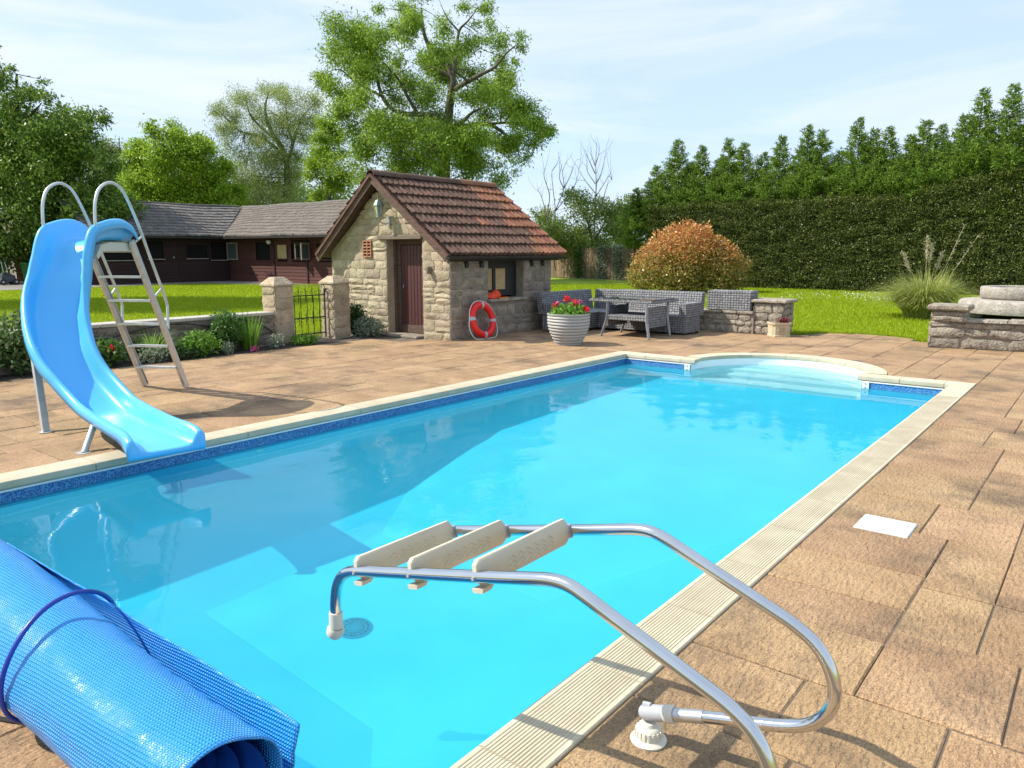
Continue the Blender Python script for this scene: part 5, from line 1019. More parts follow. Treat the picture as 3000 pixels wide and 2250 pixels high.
for off in (-.28, .28):
    g = G(); g.bar(lad(0, 0, off), lad(.885, 1.815, off), .028, .072, (*(-SU), 0)); st_ = mk('ladder_stringer', g, M_gal, slide)
    for e in (-1, 1): g = G(); A, B = np.array(lad(0, .02, off + e * .0)), np.array(lad(.87, 1.79, off)); d = np.array([SU[0] * 1.82, SU[1] * 1.82, -.89]); d /= np.linalg.norm(d); q = d * .034 * e; g.bar(A + q + np.array([*SWn, 0]) * .008 * np.sign(off) * -1, B + q + np.array([*SWn, 0]) * .008 * np.sign(off) * -1, .04, .008, (*(-SU), 0)); mk('stringer_flange', g, M_gal, st_)
    path = [(1.487, 1.93), (1.485, 2.05), (1.46, 2.20), (1.38, 2.335), (1.22, 2.413), (1.06, 2.393), (.94, 2.29), (.76, 2.0), (.60, 1.67), (.43, 1.33), (.345, 1.15), (.31, 1.06), (.315, .98), (.33, .78)]
    g = G(); g.tube(catmull([lad(s, z, off * 1.05) for s, z in path], 5), .0165, 9); hr = mk('handrail', g, M_gal, slide, smooth=50)
    for (s0, z0, s1, z1) in ((.815, 1.80, .70, 1.87), (.56, 1.16, .40, 1.27)): g = G(); g.tube([lad(s0, z0, off), lad(s1, z1, off * 1.05)], .011, 7); mk('rail_bracket', g, M_gal, hr)
for s, z in ((.150, .278), (.285, .562), (.42, .843), (.56, 1.130), (.70, 1.41), (.83, 1.70)):
    g = G(); A, B = np.array(lad(s, z, -.265)), np.array(lad(s, z, .265)); g.bar(A, B, .085, .026); mk('rung', g, M_gal, slide)
g = G(); g.tube([(-6.79, 2.68, 0), (-6.92, 2.855, .245)], .027, 12); mk('support_leg', g, M_gal, slide, smooth=50)
g = G(); g.bar((-7.88, 2.79, 0), (-8.22, 2.88, .78), .06, .05, (1, 0, 0)); mk('support_leg', g, M_gal, slide)
for x, y in ((-6.79, 2.68), (-7.88, 2.79)): g = G(); g.lathe([(.0001, .001), (.06, .001), (.06, .008), (.0001, .008)], (x, y, 0), 14); mk('foot_plate', g, M_gal, slide)

# ------------------------------------------------------------------ swivelled steel pool ladder in front
M_steel = mat('polished_steel', (.62, .62, .61), (.70, .69, .67), 9, .14, .02, 40, metal=1)
M_satin = mat('satin_sleeve', (.58, .58, .57), (.66, .66, .65), 9, .38, .05, 60, metal=.9)
M_tread = mat('cream_tread_plastic', (.56, .49, .35), (.62, .55, .41), 6, .55, .1, 60)
M_sock = mat('ivory_plastic', (.62, .58, .46), (.70, .67, .56), 8, .45, .1, 40, c3=(.42, .36, .12), s3=26, f3=.63)
M_greyp = mat('grey_plastic', (.34, .35, .37), (.40, .41, .43), 8, .4)
ladr = thing('pool_ladder', 'polished steel pool ladder swung up flat over the water with three cream treads', 'pool ladder', (-1.1, 1.95, 0))
YB, YA = 2.205, 1.69
rail = [(-2.185, .335), (-2.185, .40), (-2.17, .47), (-2.135, .52), (-2.08, .552), (-2.0, .573), (-1.75, .633), (-1.45, .705), (-1.28, .747), (-1.2, .765), (-1.14, .768), (-1.08, .752), (-.98, .713), (-.85, .664), (-.74, .622), (-.66, .590), (-.60, .553), (-.56, .505), (-.535, .445), (-.532, .39), (-.552, .335), (-.592, .290), (-.65, .258), (-.74, .228), (-.85, .198), (-.95, .168)]
for y in (YB, YA):
    g = G(); g.tube(catmull([(x, y, z) for x, z in (rail if y == YA else rail[3:])], 4), .0205, 16); r_ = mk('rail', g, M_steel, ladr, smooth=True)
    g = G(); g.tube([(-.93, y, .174), (-1.05, y, .134)], .0225, 16); mk('sleeve', g, M_satin, r_, smooth=50)
    if y == YA: g = G(); g.tube([(-2.186, y, .36), (-2.186, y, .30)], [.026, .027], 14); g.tube([(-2.186, y, .30), (-2.190, y, .287), (-2.2, y, .268)], [.027, .034, .031], 14); mk('rubber_cap', g, M_sock, r_, smooth=50)
    g = G(); d = Vector((-1, 0, -.31)).normalized(); p = Vector((-1.035, y, .139)); g.tube([p, p + d * .008, p + d * .035, p + d * .04], [.027, .031, .031, .026], 16); mk('collar', g, M_sock, r_, smooth=40)
    q = p + d * .036; g = G(); g.tube([q, q + d * .085, q + d * .098], [.028, .028, .020], 16); cn = mk('swivel_joint', g, M_greyp, r_, smooth=40)
    g = G(); g.tube([q + d * .06 + Vector((0, 0, .026)), q + d * .09 + Vector((0, 0, .030))], .011, 8); mk('latch', g, M_greyp, cn)
    c = q + d * .07; sx, sz = c.x + .004, 0
    g = G(); g.lathe([(.0001, 0), (.062, 0), (.064, .008), (.054, .016), (.047, .020), (.044, .05), (.038, .058), (.030, .062), (.026, .075), (.0001, .076)], (sx, y, 0), 28); sk = mk('socket', g, M_sock, r_, smooth=40)
    for k in range(18): a = 2 * math.pi * k / 18; g = G() if k == 0 else g; g.bar((sx + .0465 * math.cos(a), y + .0465 * math.sin(a), .024), (sx + .0455 * math.cos(a), y + .0455 * math.sin(a), .05), .006, .004, (math.cos(a), math.sin(a), 0))
    mk('socket_ribs', g, M_sock, sk, kind='stuff')
for xt, zt in ((-2.045, .562), (-1.765, .629), (-1.475, .699)):
    sl = Vector((1, 0, .24)).normalized(); nv = Vector((-.24, 0, 1)).normalized(); o_ = Vector((xt, 0, zt))
    def TP(y, h, d): p = o_ + nv * h + sl * d; return (p.x, y, p.z)
    y0, y1, h0, h1, th = YA - .012, YB - .022, -.038, .052, .014; g = G()
    out = [(y0 + .03, h0), (y1 - .03, h0), (y1 - .008, h0 + .012), (y1, h0 + .03), (y1, h1 - .022), (y1 - .016, h1), (y0 + .02, h1), (y0 + .004, h1 - .014), (y0, h0 + .04)]
    n = len(out); cy, ch = (y0 + y1) / 2, (h0 + h1) / 2; ins = [(y + (.006 if y < cy else -.006), h + (.006 if h < ch else -.006)) for y, h in out]
    g.v = [TP(y, h, -th) for y, h in ins] + [TP(y, h, -th + .006) for y, h in out] + [TP(y, h, th - .006) for y, h in out] + [TP(y, h, th) for y, h in ins]
    g.f = [tuple(range(n))[::-1], tuple(range(3 * n, 4 * n))] + [(r * n + k, r * n + (k + 1) % n, (r + 1) * n + (k + 1) % n, (r + 1) * n + k) for r in range(3) for k in range(n)]
    tr_ = mk('tread', g, M_tread, ladr, smooth=40); g = G()
    for h in (-.016, .0, .016):
        ps = [TP(y, h + (.006 if k % 2 else -.006), th + .0004) for k, y in enumerate(np.arange(y0 + .15, y1 - .10, .021))]; g.tube(ps, .0026, 4)
    mk('grip_ridges', g, M_tread, tr_, kind='stuff')
    for y in (YB - .012,): g = G(); g.lathe([(.0215, -.014), (.026, -.010), (.026, .010), (.0215, .014)], (0, 0, 0), 14, Matrix.Translation((xt, y, zt)) @ Matrix.Rotation(rad(90 - 13.5), 4, 'Y')); mk('tread_clamp', g, M_greyp, tr_, smooth=40)
    g = G(); g.tube([TP(YA - .019, 0, 0), TP(YA - .026, 0, 0)], .006, 8); mk('screw', g, M_greyp, tr_)
    g = G(); g.hexa([TP(YA - .012, -.05, -.02), TP(YA + .03, -.05, -.02), TP(YA + .03, -.05, .02), TP(YA - .012, -.05, .02), TP(YA - .012, -.036, -.024), TP(YA + .045, -.036, -.024), TP(YA + .045, -.036, .024), TP(YA - .012, -.036, .024)]); mk('tread_foot', g, M_tread, tr_)

# ------------------------------------------------------------------ rolled bubble cover at the near end
def cover_mat():
    m = bpy.data.materials.new('blue_bubble_sheet'); m.use_nodes = True; nt = m.node_tree; N = nt.nodes; L = nt.links; P = N['Principled BSDF']
    P.inputs['Base Color'].default_value = (.012, .15, .66, 1); P.inputs['Roughness'].default_value = .27; P.inputs['Specular IOR Level'].default_value = .6
    uv = N.new('ShaderNodeUVMap'); uv.uv_map = 'sheet'; mp = N.new('ShaderNodeMapping'); L.new(uv.outputs[0], mp.inputs[0]); mp.inputs['Scale'].default_value = (78, 78, 1); mp.inputs['Rotation'].default_value = (0, 0, .12)
    v = N.new('ShaderNodeTexVoronoi'); v.voronoi_dimensions = '2D'; v.inputs['Scale'].default_value = 1; v.inputs['Randomness'].default_value = .06; L.new(mp.outputs[0], v.inputs['Vector'])
    r = N.new('ShaderNodeMapRange'); r.interpolation_type = 'SMOOTHSTEP'; r.inputs['From Min'].default_value = .12; r.inputs['From Max'].default_value = .48; r.inputs['To Min'].default_value = 1; r.inputs['To Max'].default_value = 0; L.new(v.outputs['Distance'], r.inputs[0])
    n = N.new('ShaderNodeTexNoise'); n.inputs['Scale'].default_value = 7; n.inputs['Detail'].default_value = 5; L.new(uv.outputs[0], n.inputs['Vector'])
    b0 = N.new('ShaderNodeBump'); b0.inputs['Strength'].default_value = .35; b0.inputs['Distance'].default_value = .03; L.new(n.outputs['Fac'], b0.inputs['Height'])
    b = N.new('ShaderNodeBump'); b.inputs['Strength'].default_value = 1; b.inputs['Distance'].default_value = .006; L.new(r.outputs[0], b.inputs['Height']); L.new(b0.outputs[0], b.inputs['Normal']); L.new(b.outputs[0], P.inputs['Normal'])
    cr = N.new('ShaderNodeMixRGB'); L.new(r.outputs[0], cr.inputs[0]); cr.inputs[1].default_value = (.015, .25, .74, 1); cr.inputs[2].default_value = (.06, .47, .95, 1); L.new(cr.outputs[0], P.inputs['Base Color'])
    n3 = N.new('ShaderNodeTexNoise'); n3.inputs['Scale'].default_value = 5; L.new(uv.outputs[0], n3.inputs['Vector']); r3 = N.new('ShaderNodeMapRange'); r3.inputs['To Min'].default_value = .16; r3.inputs['To Max'].default_value = .45; L.new(n3.outputs['Fac'], r3.inputs[0]); L.new(r3.outputs[0], P.inputs['Roughness'])
    return m
M_cover = cover_mat()
cov = thing('pool_cover', 'rolled up blue bubble pool cover lying across the near end of the pool', 'pool cover', (-4, 1.02, 0))
CY, X0c, X1c = 1.005, -7.0, -1.80
def ease(x): e = max(0, min(1, (x + 3.9) / 2.0)); return e * e * (3 - 2 * e)
def rad_at(x): return .216 - .036 * ease(x)
def cover_pt(u, x):
    """the closed outer turn of the roll"""
    a = rad(270) - 2 * math.pi * u; R = rad_at(x)
    r = R + .014 * noise.noise(Vector((x * 1.3, math.sin(a) * 1.5, math.cos(a) * 1.5))) + .006 * noise.noise(Vector((x * 4.5, math.sin(a) * 3.5, 3))) + .003 * noise.noise(Vector((x * 13, math.sin(a) * 9, 5)))
    return (x + .012 * math.sin(a + 1) * ease(x), CY - .02 * ease(x) + r * math.cos(a), max(.004, R + .006 + r * math.sin(a)))
def flap_pt(t, x):
    """loose end: comes from under the roll and stands up behind it"""
    e = ease(x); a = rad(-88) + t * (rad(88) + rad(42) * (1 - e) + rad(14) * e); r = .221 - .002 * (1 - e) + .018 * e * math.sin(math.pi * min(1, t * 1.1)) + .03 * e * max(0, t - .8) / .2 + .010 * noise.noise(Vector((x * 3, t * 3, 8))) * t * e + .006 * math.sin(x * 8) * e * t
    return (x + .02 * t * e, CY + r * math.cos(a), max(.003, .226 + r * math.sin(a)))
def sheet(name, fn, nu, nv, x0, x1, lu, m, off=-1):
    g = G(); g.grid(lambda u, v: fn(u, x0 + (x1 - x0) * v), nu, nv); o = mk(name, g, m, cov, smooth=True); uvl = o.data.uv_layers.new(name='sheet')
    for lp in o.data.loops: i = lp.vertex_index; uvl.data[lp.index].uv = (i // (nv + 1) / nu * lu, (i % (nv + 1)) / nv * (x1 - x0))
    md = o.modifiers.new('thick', 'SOLIDIFY'); md.thickness = .005; md.offset = off
sheet('cover_sheet', cover_pt, 84, 170, X0c, X1c, 1.3, M_cover); sheet('loose_flap', flap_pt, 30, 90, -3.9, X1c - .03, .45, M_cover, 1)
CR, CZ = .216, .222; turns = 3.6; ns = 150; M_coil = mat('blue_sheet_edge', (.010, .085, .42), (.016, .12, .52), 7, .4, .3, 30)
def coil(t, v):
    a = rad(250) + t * turns * 2 * math.pi; r = .170 * (1 - .80 * t) + .007 * noise.noise(Vector((a, 2, v * 3))); x = -1.84 - .20 * t + .025 * math.sin(a * 1.3) - 5 * v
    return (x, CY - .022 + r * math.cos(a), max(.008, .186 + r * math.sin(a)))
g = G(); g.grid(lambda u, v: coil(u, v * .15), ns, 6); mk('cover_coil', g, M_coil, cov, smooth=True)
for xs, tl in ((-2.92, .05),):
    g = G(); g.tube([(xs + tl * math.sin(a) - .10 * math.cos(a), CY + (CR + .014 + .022 * max(0, math.cos(a - .7))) * math.cos(a), max(.012, CZ + (CR + .014 + .016 * max(0, math.sin(a))) * math.sin(a))) for a in np.linspace(0, 2 * math.pi, 48, endpoint=False)], .0085, 10, closed=True); mk('tie_strap', g, mat('navy_strap_rubber', (.012, .035, .30), (.016, .05, .36), 10, .35), cov, smooth=True)
t = thing('black_cable', 'thin black cable lying on the paving beneath the rolled blue cover', 'cable', (-3.2, .75, 0))
g = G(); g.tube(catmull([(-4.6, .52, .009), (-3.9, .66, .009), (-3.4, .72, .009), (-3.05, .83, .009), (-2.9, .92, .009)], 6), .008, 6); mk('cable_line', g, M_dark, t)

# ------------------------------------------------------------------ trees
ASH=dict(base=(-31.09,32.78), blobs=[(-4.5,13.78,0.76),(-4.82,13.02,0.69),(-5.43,12.27,0.76),(-6.21,11.08,0.61),(-5.64,10.52,0.57),(-4.26,12.4,0.84),(-3.39,12.06,0.84),(-2.65,12.4,0.65),(-4.29,11.43,0.65),(-2.15,11.92,0.5),(-6.57,11.29,0.34),(-3.17,14.6,0.34),(-2.74,14.32,0.38),(-2.31,14.19,0.5),(-1.85,14.93,0.57),(-1.37,13.71,0.65),(-0.7,14.66,0.73),(0.1,14.8,0.69),(-0.25,15.27,0.61),(1.41,15.07,0.42),(2.71,14.66,0.42),(2.63,13.71,0.31),(2.12,13.44,0.27),(1.83,14.32,0.23),(-0.95,13.09,0.46),(-0.08,12.4,0.8),(0.58,13.09,0.61),(0.27,11.64,0.73),(-0.69,11.5,0.5),(1.74,12.06,0.65),(2.18,11.71,0.57),(3.35,12.68,0.57),(4.52,12.75,0.34),(3.64,11.29,0.57),(4.23,11.43,0.27),(-1.8,11.08,0.57),(-1.22,10.53,0.73),(-2.92,10.6,0.65),(-3.74,10.03,0.57),(-4.78,9.96,0.5),(-0.49,10.24,0.73),(-0.36,9.47,0.73),(-2.15,8.9,0.8),(-1.47,9.26,0.61),(-3.69,9.26,0.65),(-3.35,8.4,0.73),(-4.97,8.9,0.61),(-2.62,7.83,0.95),(-1.5,8.05,1.03),(-0.38,8.05,1.03),(0.74,8.05,0.88),(-1.15,6.97,1.03),(-2.65,6.82,0.88),(-3.76,6.97,0.76),(-0.03,6.97,0.99),(1.32,7.33,0.88),(2.22,7.69,0.76),(1.84,6.61,0.88),(2.96,6.61,0.73),(3.34,5.66,0.57),(1.46,5.88,0.69),(1.65,10.1,0.69),(2.61,10.6,0.69),(3.35,10.88,0.57),(2.46,9.61,0.65),(3.35,9.82,0.73),(4.09,9.61,0.76),(4.83,9.47,0.73),(5.42,8.9,0.65),(6.09,8.4,0.38),(5.2,7.83,0.61),(4.46,8.4,0.61),(4.83,7.18,0.38),(4.24,6.46,0.34),(3.71,7.69,0.65),(2.97,8.4,0.65),(5.58,8.12,0.38),(-4.4,8.05,0.69),(-4.88,7.11,0.69),(-5.29,6.24,0.69),(-4.17,5.88,0.76),(-1.92,6.03,0.84),(-0.04,5.95,0.76)],
limbs=[[(0.13,4.78),(0.19,6.61),(0.28,7.69),(0.42,9.11),(0.62,10.53),(0.7,11.22),(0.28,12.27),(-0.66,13.09),(-0.93,14.12),(-0.98,14.93)],[(0.7,11.22),(0.94,12.4),(1.1,13.64),(1.61,14.12),(2.2,14.73)],[(0.38,8.9),(-0.51,9.26),(-2.06,9.4),(-2.87,9.75),(-3.36,10.38),(-3.7,11.5),(-3.82,12.4),(-4.23,13.3),(-4.49,13.98)],[(-3.36,10.38),(-4.31,10.81),(-4.89,11.15),(-5.46,11.5),(-6.21,11.22)],[(-1.39,9.4),(-1.82,10.24),(-2.17,10.95),(-2.6,11.43),(-3.03,11.92)],[(0.62,10.53),(1.36,10.88),(2.25,11.29),(3.06,11.64),(3.72,12.27),(4.45,12.75)],[(0.29,8.33),(1.49,8.69),(2.6,8.83),(3.49,8.4),(4.24,7.69),(4.46,6.97)],[(2.6,8.83),(4.09,8.9),(5.2,8.76),(5.95,8.4)],[(0.37,8.26),(1.12,8.69),(1.86,9.26),(2.83,9.54)],[(0.28,7.69),(-1.5,8.05),(-3.07,7.83),(-4.12,7.62)],[(1.1,13.64),(0.46,14.32),(0.1,15.07)],[(0.7,11.22),(-0.32,11.78),(-1.05,11.64)]])
OAK=dict(base=(-49.02,14.75), blobs=[(2.94,10.19,0.92),(3.43,10.96,0.29),(4.05,9.96,0.59),(3.16,9.27,1.17),(4.77,9.11,0.84),(5.38,9.58,0.38),(4.27,8.26,1.26),(2.85,7.94,1.34),(5.68,8.49,0.92),(6.65,8.41,0.8),(7.17,8.8,0.42),(7.25,7.86,0.54),(6.25,7.63,0.92),(5.22,7.16,1.26),(3.72,6.92,1.42),(2.44,6.52,1.51),(7.0,7.0,0.75),(7.37,6.52,0.67),(5.96,6.37,1.01),(4.43,5.89,1.17),(2.88,5.33,1.42),(2.18,4.93,1.01),(4.76,5.09,1.09),(6.02,5.33,1.01),(6.94,4.53,0.84),(5.53,4.53,1.09),(3.87,4.53,1.26),(2.54,3.72,1.34),(4.18,3.47,1.26),(5.84,3.47,1.01),(7.1,3.64,0.92),(1.33,8.88,1.34),(0.85,6.92,1.59),(0.86,4.93,1.51),(6.59,2.66,0.92),(7.76,2.66,0.59),(7.99,3.39,0.59),(7.59,4.45,0.67),(8.21,3.96,0.63),(8.57,3.31,0.42),(7.49,3.39,0.92),(7.0,2.58,1.01),(6.2,2.0,0.92),(8.18,2.66,0.46),(5.28,2.0,1.09),(4.01,1.92,1.17),(2.76,1.92,1.26),(1.48,1.75,1.26),(0.78,2.9,1.42),(1.56,1.01,0.84),(0.72,1.01,1.01),(4.92,2.66,1.17),(8.88,4.04,0.38)],
limbs=[[(0.2,0.18),(0.73,2.49),(1.68,4.93),(2.61,7.31),(3.16,9.27),(3.41,10.81)],[(1.21,3.72),(3.59,5.73),(5.4,7.31),(6.66,8.49)],[(1.68,4.93),(4.08,6.52),(5.79,7.16)],[(0.95,2.9),(3.83,4.12),(5.98,4.93)],[(2.61,7.31),(4.08,8.72),(4.78,9.27)]])
LIME=dict(base=(-55.71,29.86), blobs=[(-2.21,9.24,0.69),(-1.55,9.02,0.69),(-0.43,10.32,0.58),(0.1,9.89,0.81),(0.73,10.65,0.52),(1.01,9.89,0.87),(1.8,9.89,0.64),(-1.15,8.36,1.16),(0.22,8.47,1.27),(1.71,8.69,1.27),(2.86,8.91,0.87),(2.68,9.67,0.4),(-1.8,7.26,1.16),(-0.34,7.04,1.39),(1.27,7.26,1.39),(2.65,7.48,1.16),(3.5,6.6,1.16),(-1.92,5.83,1.27),(-0.22,5.71,1.39),(1.51,5.83,1.39),(3.2,5.6,1.27),(4.15,6.16,0.69),(-2.9,5.05,1.04),(-1.46,4.49,1.27),(0.84,4.49,1.27),(3.13,4.49,1.27),(4.31,5.05,1.16),(4.73,6.16,0.81),(4.25,7.7,0.81),(-2.3,8.14,0.81),(-2.88,6.6,0.93)],
limbs=[[(0.13,2.8),(0.46,5.6),(0.85,7.81),(0.68,10.0)],[(0.46,5.6),(-1.22,7.48),(-1.78,8.91)],[(0.63,6.38),(2.25,8.36),(2.78,9.45)]])
HAZEL=dict(base=(-67.33,30.87), blobs=[(0.42,10.03,0.72),(1.18,9.9,0.66),(0.05,8.78,1.05),(0.85,9.03,0.79),(1.39,7.78,0.99),(0.45,7.4,0.99),(1.95,6.77,0.99),(-0.33,7.4,1.05),(1.75,9.03,0.59),(-1.05,8.03,1.05),(0.84,6.01,1.18),(-0.51,5.51,1.18),(0.97,4.49,1.18),(-0.7,9.03,0.92),(-0.22,10.03,0.66),(2.02,4.49,1.18),(1.62,6.01,1.18),(-1.17,6.77,1.18),(0.52,8.28,1.05)],
limbs=[[(0.05,2.95),(0.52,6.77),(0.87,9.28),(0.96,11.02)],[(0.52,6.77),(1.43,8.28),(1.27,10.89)],[(0.34,5.51),(-0.3,7.78),(0.4,9.78)]])
WILLOW=dict(base=(-53.04,37.08), blobs=[(-3.83,12.76,0.62),(-4.46,12.3,0.56),(-3.27,12.07,0.8),(-2.0,13.21,0.93),(-0.77,13.9,0.93),(-0.03,14.24,0.68),(1.01,13.55,0.93),(2.2,13.44,0.93),(3.26,13.1,0.8),(-1.47,12.07,1.17),(0.33,12.07,1.24),(2.11,11.72,1.05),(3.2,11.72,0.8),(-3.35,10.92,0.93),(-3.66,9.76,0.93),(-2.17,10.45,1.11),(-0.36,10.45,1.24),(1.21,10.45,1.05),(2.42,10.45,0.8),(-2.75,8.82,1.3),(-1.05,8.82,1.3),(0.39,8.59,1.3),(1.38,9.06,0.93),(-3.32,7.41,1.11),(-1.76,7.18,1.42),(0.06,6.94,1.42),(1.31,7.65,0.99),(-2.44,5.87,1.24),(-0.62,5.75,1.24),(0.86,5.99,0.99),(-3.13,4.68,1.11),(-1.29,4.56,1.24),(0.55,4.56,1.11)],
limbs=[[(0.46,2.87),(0.77,6.47),(0.78,9.06),(-0.21,10.92),(-0.61,12.53),(-0.29,13.9)],[(0.79,8.24),(1.45,10.45),(2.13,12.07),(3.02,13.1)],[(0.78,9.06),(-0.96,10.45),(-2.62,10.92),(-4.09,12.41)],[(0.22,9.99),(-1.61,11.84),(-2.01,13.1)],[(1.31,9.99),(1.04,11.95),(1.0,13.44)]])
ACACIA=dict(base=(-40.50,31.71), blobs=[(0.35,9.62,0.64),(0.81,8.99,0.68),(-0.31,7.95,0.72),(-0.59,7.15,0.64),(0.18,7.55,0.72),(-0.13,6.35,0.72),(0.72,6.75,0.72),(0.85,5.78,0.64),(-0.42,5.29,0.64),(1.46,6.35,0.68),(0.54,8.27,0.72),(0.06,8.75,0.51),(-0.79,6.35,0.51),(1.18,7.71,0.59)],
limbs=[[(0.28,3.98),(0.39,6.75),(0.37,8.35),(0.34,9.54)],[(0.39,6.75),(-0.32,7.55)],[(0.41,7.15),(1.18,7.71)]])
SCRUB=dict(base=(-26.48,42.81), blobs=[(-4.42,4.02,0.38),(-4.01,3.54,0.56),(-3.45,4.02,0.56),(-2.89,3.2,0.7),(-3.51,2.66,0.63),(-2.36,5.03,0.56),(-1.95,5.43,0.31),(-1.53,4.9,0.52),(-1.52,4.15,0.77),(-0.83,4.63,0.49),(-0.14,4.63,0.49),(-0.54,3.88,0.73),(-0.94,3.0,0.8),(-1.91,2.66,0.8),(0.15,4.02,0.73),(0.76,4.49,0.49),(1.12,3.88,0.7),(0.45,3.07,0.73),(1.01,2.79,0.63),(1.66,4.42,0.52),(1.82,3.54,0.56),(-2.67,2.04,0.63),(1.44,5.03,0.31),(2.13,4.83,0.42),(2.51,3.88,0.63),(-4.07,2.38,0.56),(-0.23,2.32,0.7),(-1.48,1.97,0.63),(1.51,2.38,0.56),(2.83,4.56,0.49)],
limbs=[[(-0.48,0.45),(-0.65,2.18),(-0.95,3.54),(-1.52,4.56)],[(-0.65,2.18),(0.16,3.54),(0.41,4.56)]])
BARE=dict(base=(-27.16,41.00), blobs=[],
limbs=[[(-1.41,0.48),(-1.64,2.5),(-1.92,3.84),(-1.79,5.16),(-2.14,6.34),(-2.01,6.99)],[(-1.64,2.5),(-1.45,4.17),(-1.59,5.49),(-1.67,6.6),(-1.21,7.12)],[(-1.45,4.17),(-0.92,5.55),(-1.0,6.6),(-0.67,7.31)],[(-0.92,5.55),(-0.53,6.34),(-0.2,7.25)],[(-1.64,2.5),(-2.13,4.5),(-2.4,5.29),(-2.74,5.62)],[(-1.45,4.17),(-0.65,5.16),(-0.12,6.08),(0.13,7.57)],[(-0.92,5.55),(-1.2,6.21),(-1.07,6.93)],[(1.03,2.5),(1.06,4.5),(1.07,5.82),(1.01,6.93),(1.02,8.15)],[(1.07,5.82),(1.42,6.6),(1.66,8.09)],[(1.02,6.47),(0.67,7.12),(0.39,7.7)],[(1.01,6.93),(1.2,7.57),(1.26,8.03)],[(1.05,5.03),(1.57,5.82),(1.9,6.34),(2.11,6.08),(1.89,6.86)],[(1.07,5.82),(0.55,6.6),(0.47,7.25)],[(1.04,5.29),(0.42,6.08),(-0.13,6.99)],[(1.46,4.5),(1.78,5.69),(2.04,6.08)],[(1.01,6.93),(0.8,7.57),(0.76,7.96)]])
LAT = np.array([.784, .6207]); FWD = np.array([-.6207, .784])
M_bark = mat('grey_bark', (.085, .068, .05), (.15, .125, .095), 6, .95, .8, 12, stretch=(1, 1, .3), dist=.04)
M_bark2 = mat('dark_bark', (.04, .032, .025), (.075, .06, .045), 6, .95, .8, 12, stretch=(1, 1, .3), dist=.04)
def tree(name, label, cat, spec, m, bark, n_per_m3, leaf, r0, asp=.45, depth=.75, seed=1, sub=9, spread=.36, droop=.3, group=None, dropout=0, tw=.014, rsc=1.0):
    rs = np.random.RandomState(seed); b = np.array([*spec['base'], 0.]); t = thing(name, label, cat, tuple(b), group)
    W = lambda l, h, d: b + np.array([LAT[0] * l + FWD[0] * d, LAT[1] * l + FWD[1] * d, h])
    bl = spec['blobs']; cl = np.mean([q[0] for q in bl]) if bl else 0; hw = max(abs(q[0] - cl) for q in bl) + .1 if bl else 1
    g = G(); tips = []
    for i, lb in enumerate(spec['limbs']):
        ph = rs.uniform(0, 6); dd = 0 if i == 0 else rs.uniform(-1, 1) * hw * .25; m_ = len(lb); pts = []
        for k, q in enumerate(lb): pts.append(W(q[0], q[1], dd * (k / (m_ - 1)) + .08 * math.sin(ph + k * 1.7)))
        if i: 
            j = min(range(len(tips)), key=lambda a: np.linalg.norm(tips[a][0] - pts[0])) if tips else 0
            if tips: pts[0] = tips[j][0]
            ra = min(tips[j][1] * .72, r0 * .5) if tips else r0
        else: ra = r0; pts[0][2] = -.1
        pc = catmull(pts, 4); rr = [ra * (1 - .86 * k / (len(pc) - 1)) for k in range(len(pc))]; g.tube(pc, rr, 9)
        tips += [(p, r) for p, r in zip(pc[1:], rr[1:])]
    C = []; tp = np.array([p for p, _ in tips])
    for (l, h, r) in bl:
        r = r * rsc
        x = (l - cl) / hw; dz = math.sqrt(max(0, 1 - x * x)) * hw * depth
        cands = W(l, h, 0); nn = max(6, int(n_per_m3 * r ** 2.2 * (.55 if name == 'ash_tree' and h < 7.2 else 1))); layers = 1 + (1 if rs.rand() < .55 else 0)
        for _ in range(layers):
            d = rs.uniform(-1, 1) * dz; c = W(l, h, d); k = np.argmin(np.linalg.norm(tp - c, axis=1)); p0 = tp[k]; mid = (p0 + c) / 2 + rs.normal(size=3) * r * .12 + np.array([0, 0, r * .1]); rr = min(tips[k][1] * .5, tw * 2.2)
            g.tube([p0, mid, c + np.array([0, 0, r * .2])], [rr, rr * .6, rr * .25], 5, caps=False)
            sc_ = clump(c, (r * .82, r * .82, r * .78), sub, rs, .45)
            for s_ in sc_:
                if rs.rand() < dropout: continue
                e = (c + s_) / 2 + rs.normal(size=3) * r * .08; g.tube([c, e, s_], [rr * .4, rr * .3, rr * .12], 4, caps=False)
                C.append(s_ + rs.normal(size=(max(3, nn // sub), 3)) * r * spread * np.array([1, 1, .7]))
    o = mk('trunk', g, bark, t, smooth=60)
    if C: C = np.concatenate(C); C[:, 2] = np.maximum(C[:, 2], .15); V, F = leafcards(C, leaf, rs, asp, droop=droop); mknp('crown', V, F, m, t)
    return t
LF_ash = leafmat('ash_leaf', [(0.082, 0.156, 0.018), (0.164, 0.286, 0.026), (0.287, 0.429, 0.039), (0.423, 0.533, 0.065)], trans=.42)
LF_oak = leafmat('walnut_leaf', [(0.041, 0.091, 0.013), (0.096, 0.189, 0.022), (0.191, 0.312, 0.039), (0.341, 0.442, 0.078)], trans=.3, rough=.4)
LF_lime = leafmat('lime_leaf', [(0.109, 0.208, 0.013), (0.205, 0.338, 0.021), (0.328, 0.481, 0.033), (0.450, 0.572, 0.065)], trans=.45)
LF_hazel = leafmat('olive_leaf', [(.10, .16, .025), (.17, .24, .04), (.24, .30, .07)], trans=.4)
LF_will = leafmat('willow_leaf', [(0.150, 0.208, 0.039), (0.246, 0.325, 0.072), (0.369, 0.442, 0.130), (0.491, 0.533, 0.208)], trans=.35)
LF_acac = leafmat('yellow_green_leaf', [(.15, .26, .01), (.23, .36, .016), (.30, .43, .03)], trans=.5)
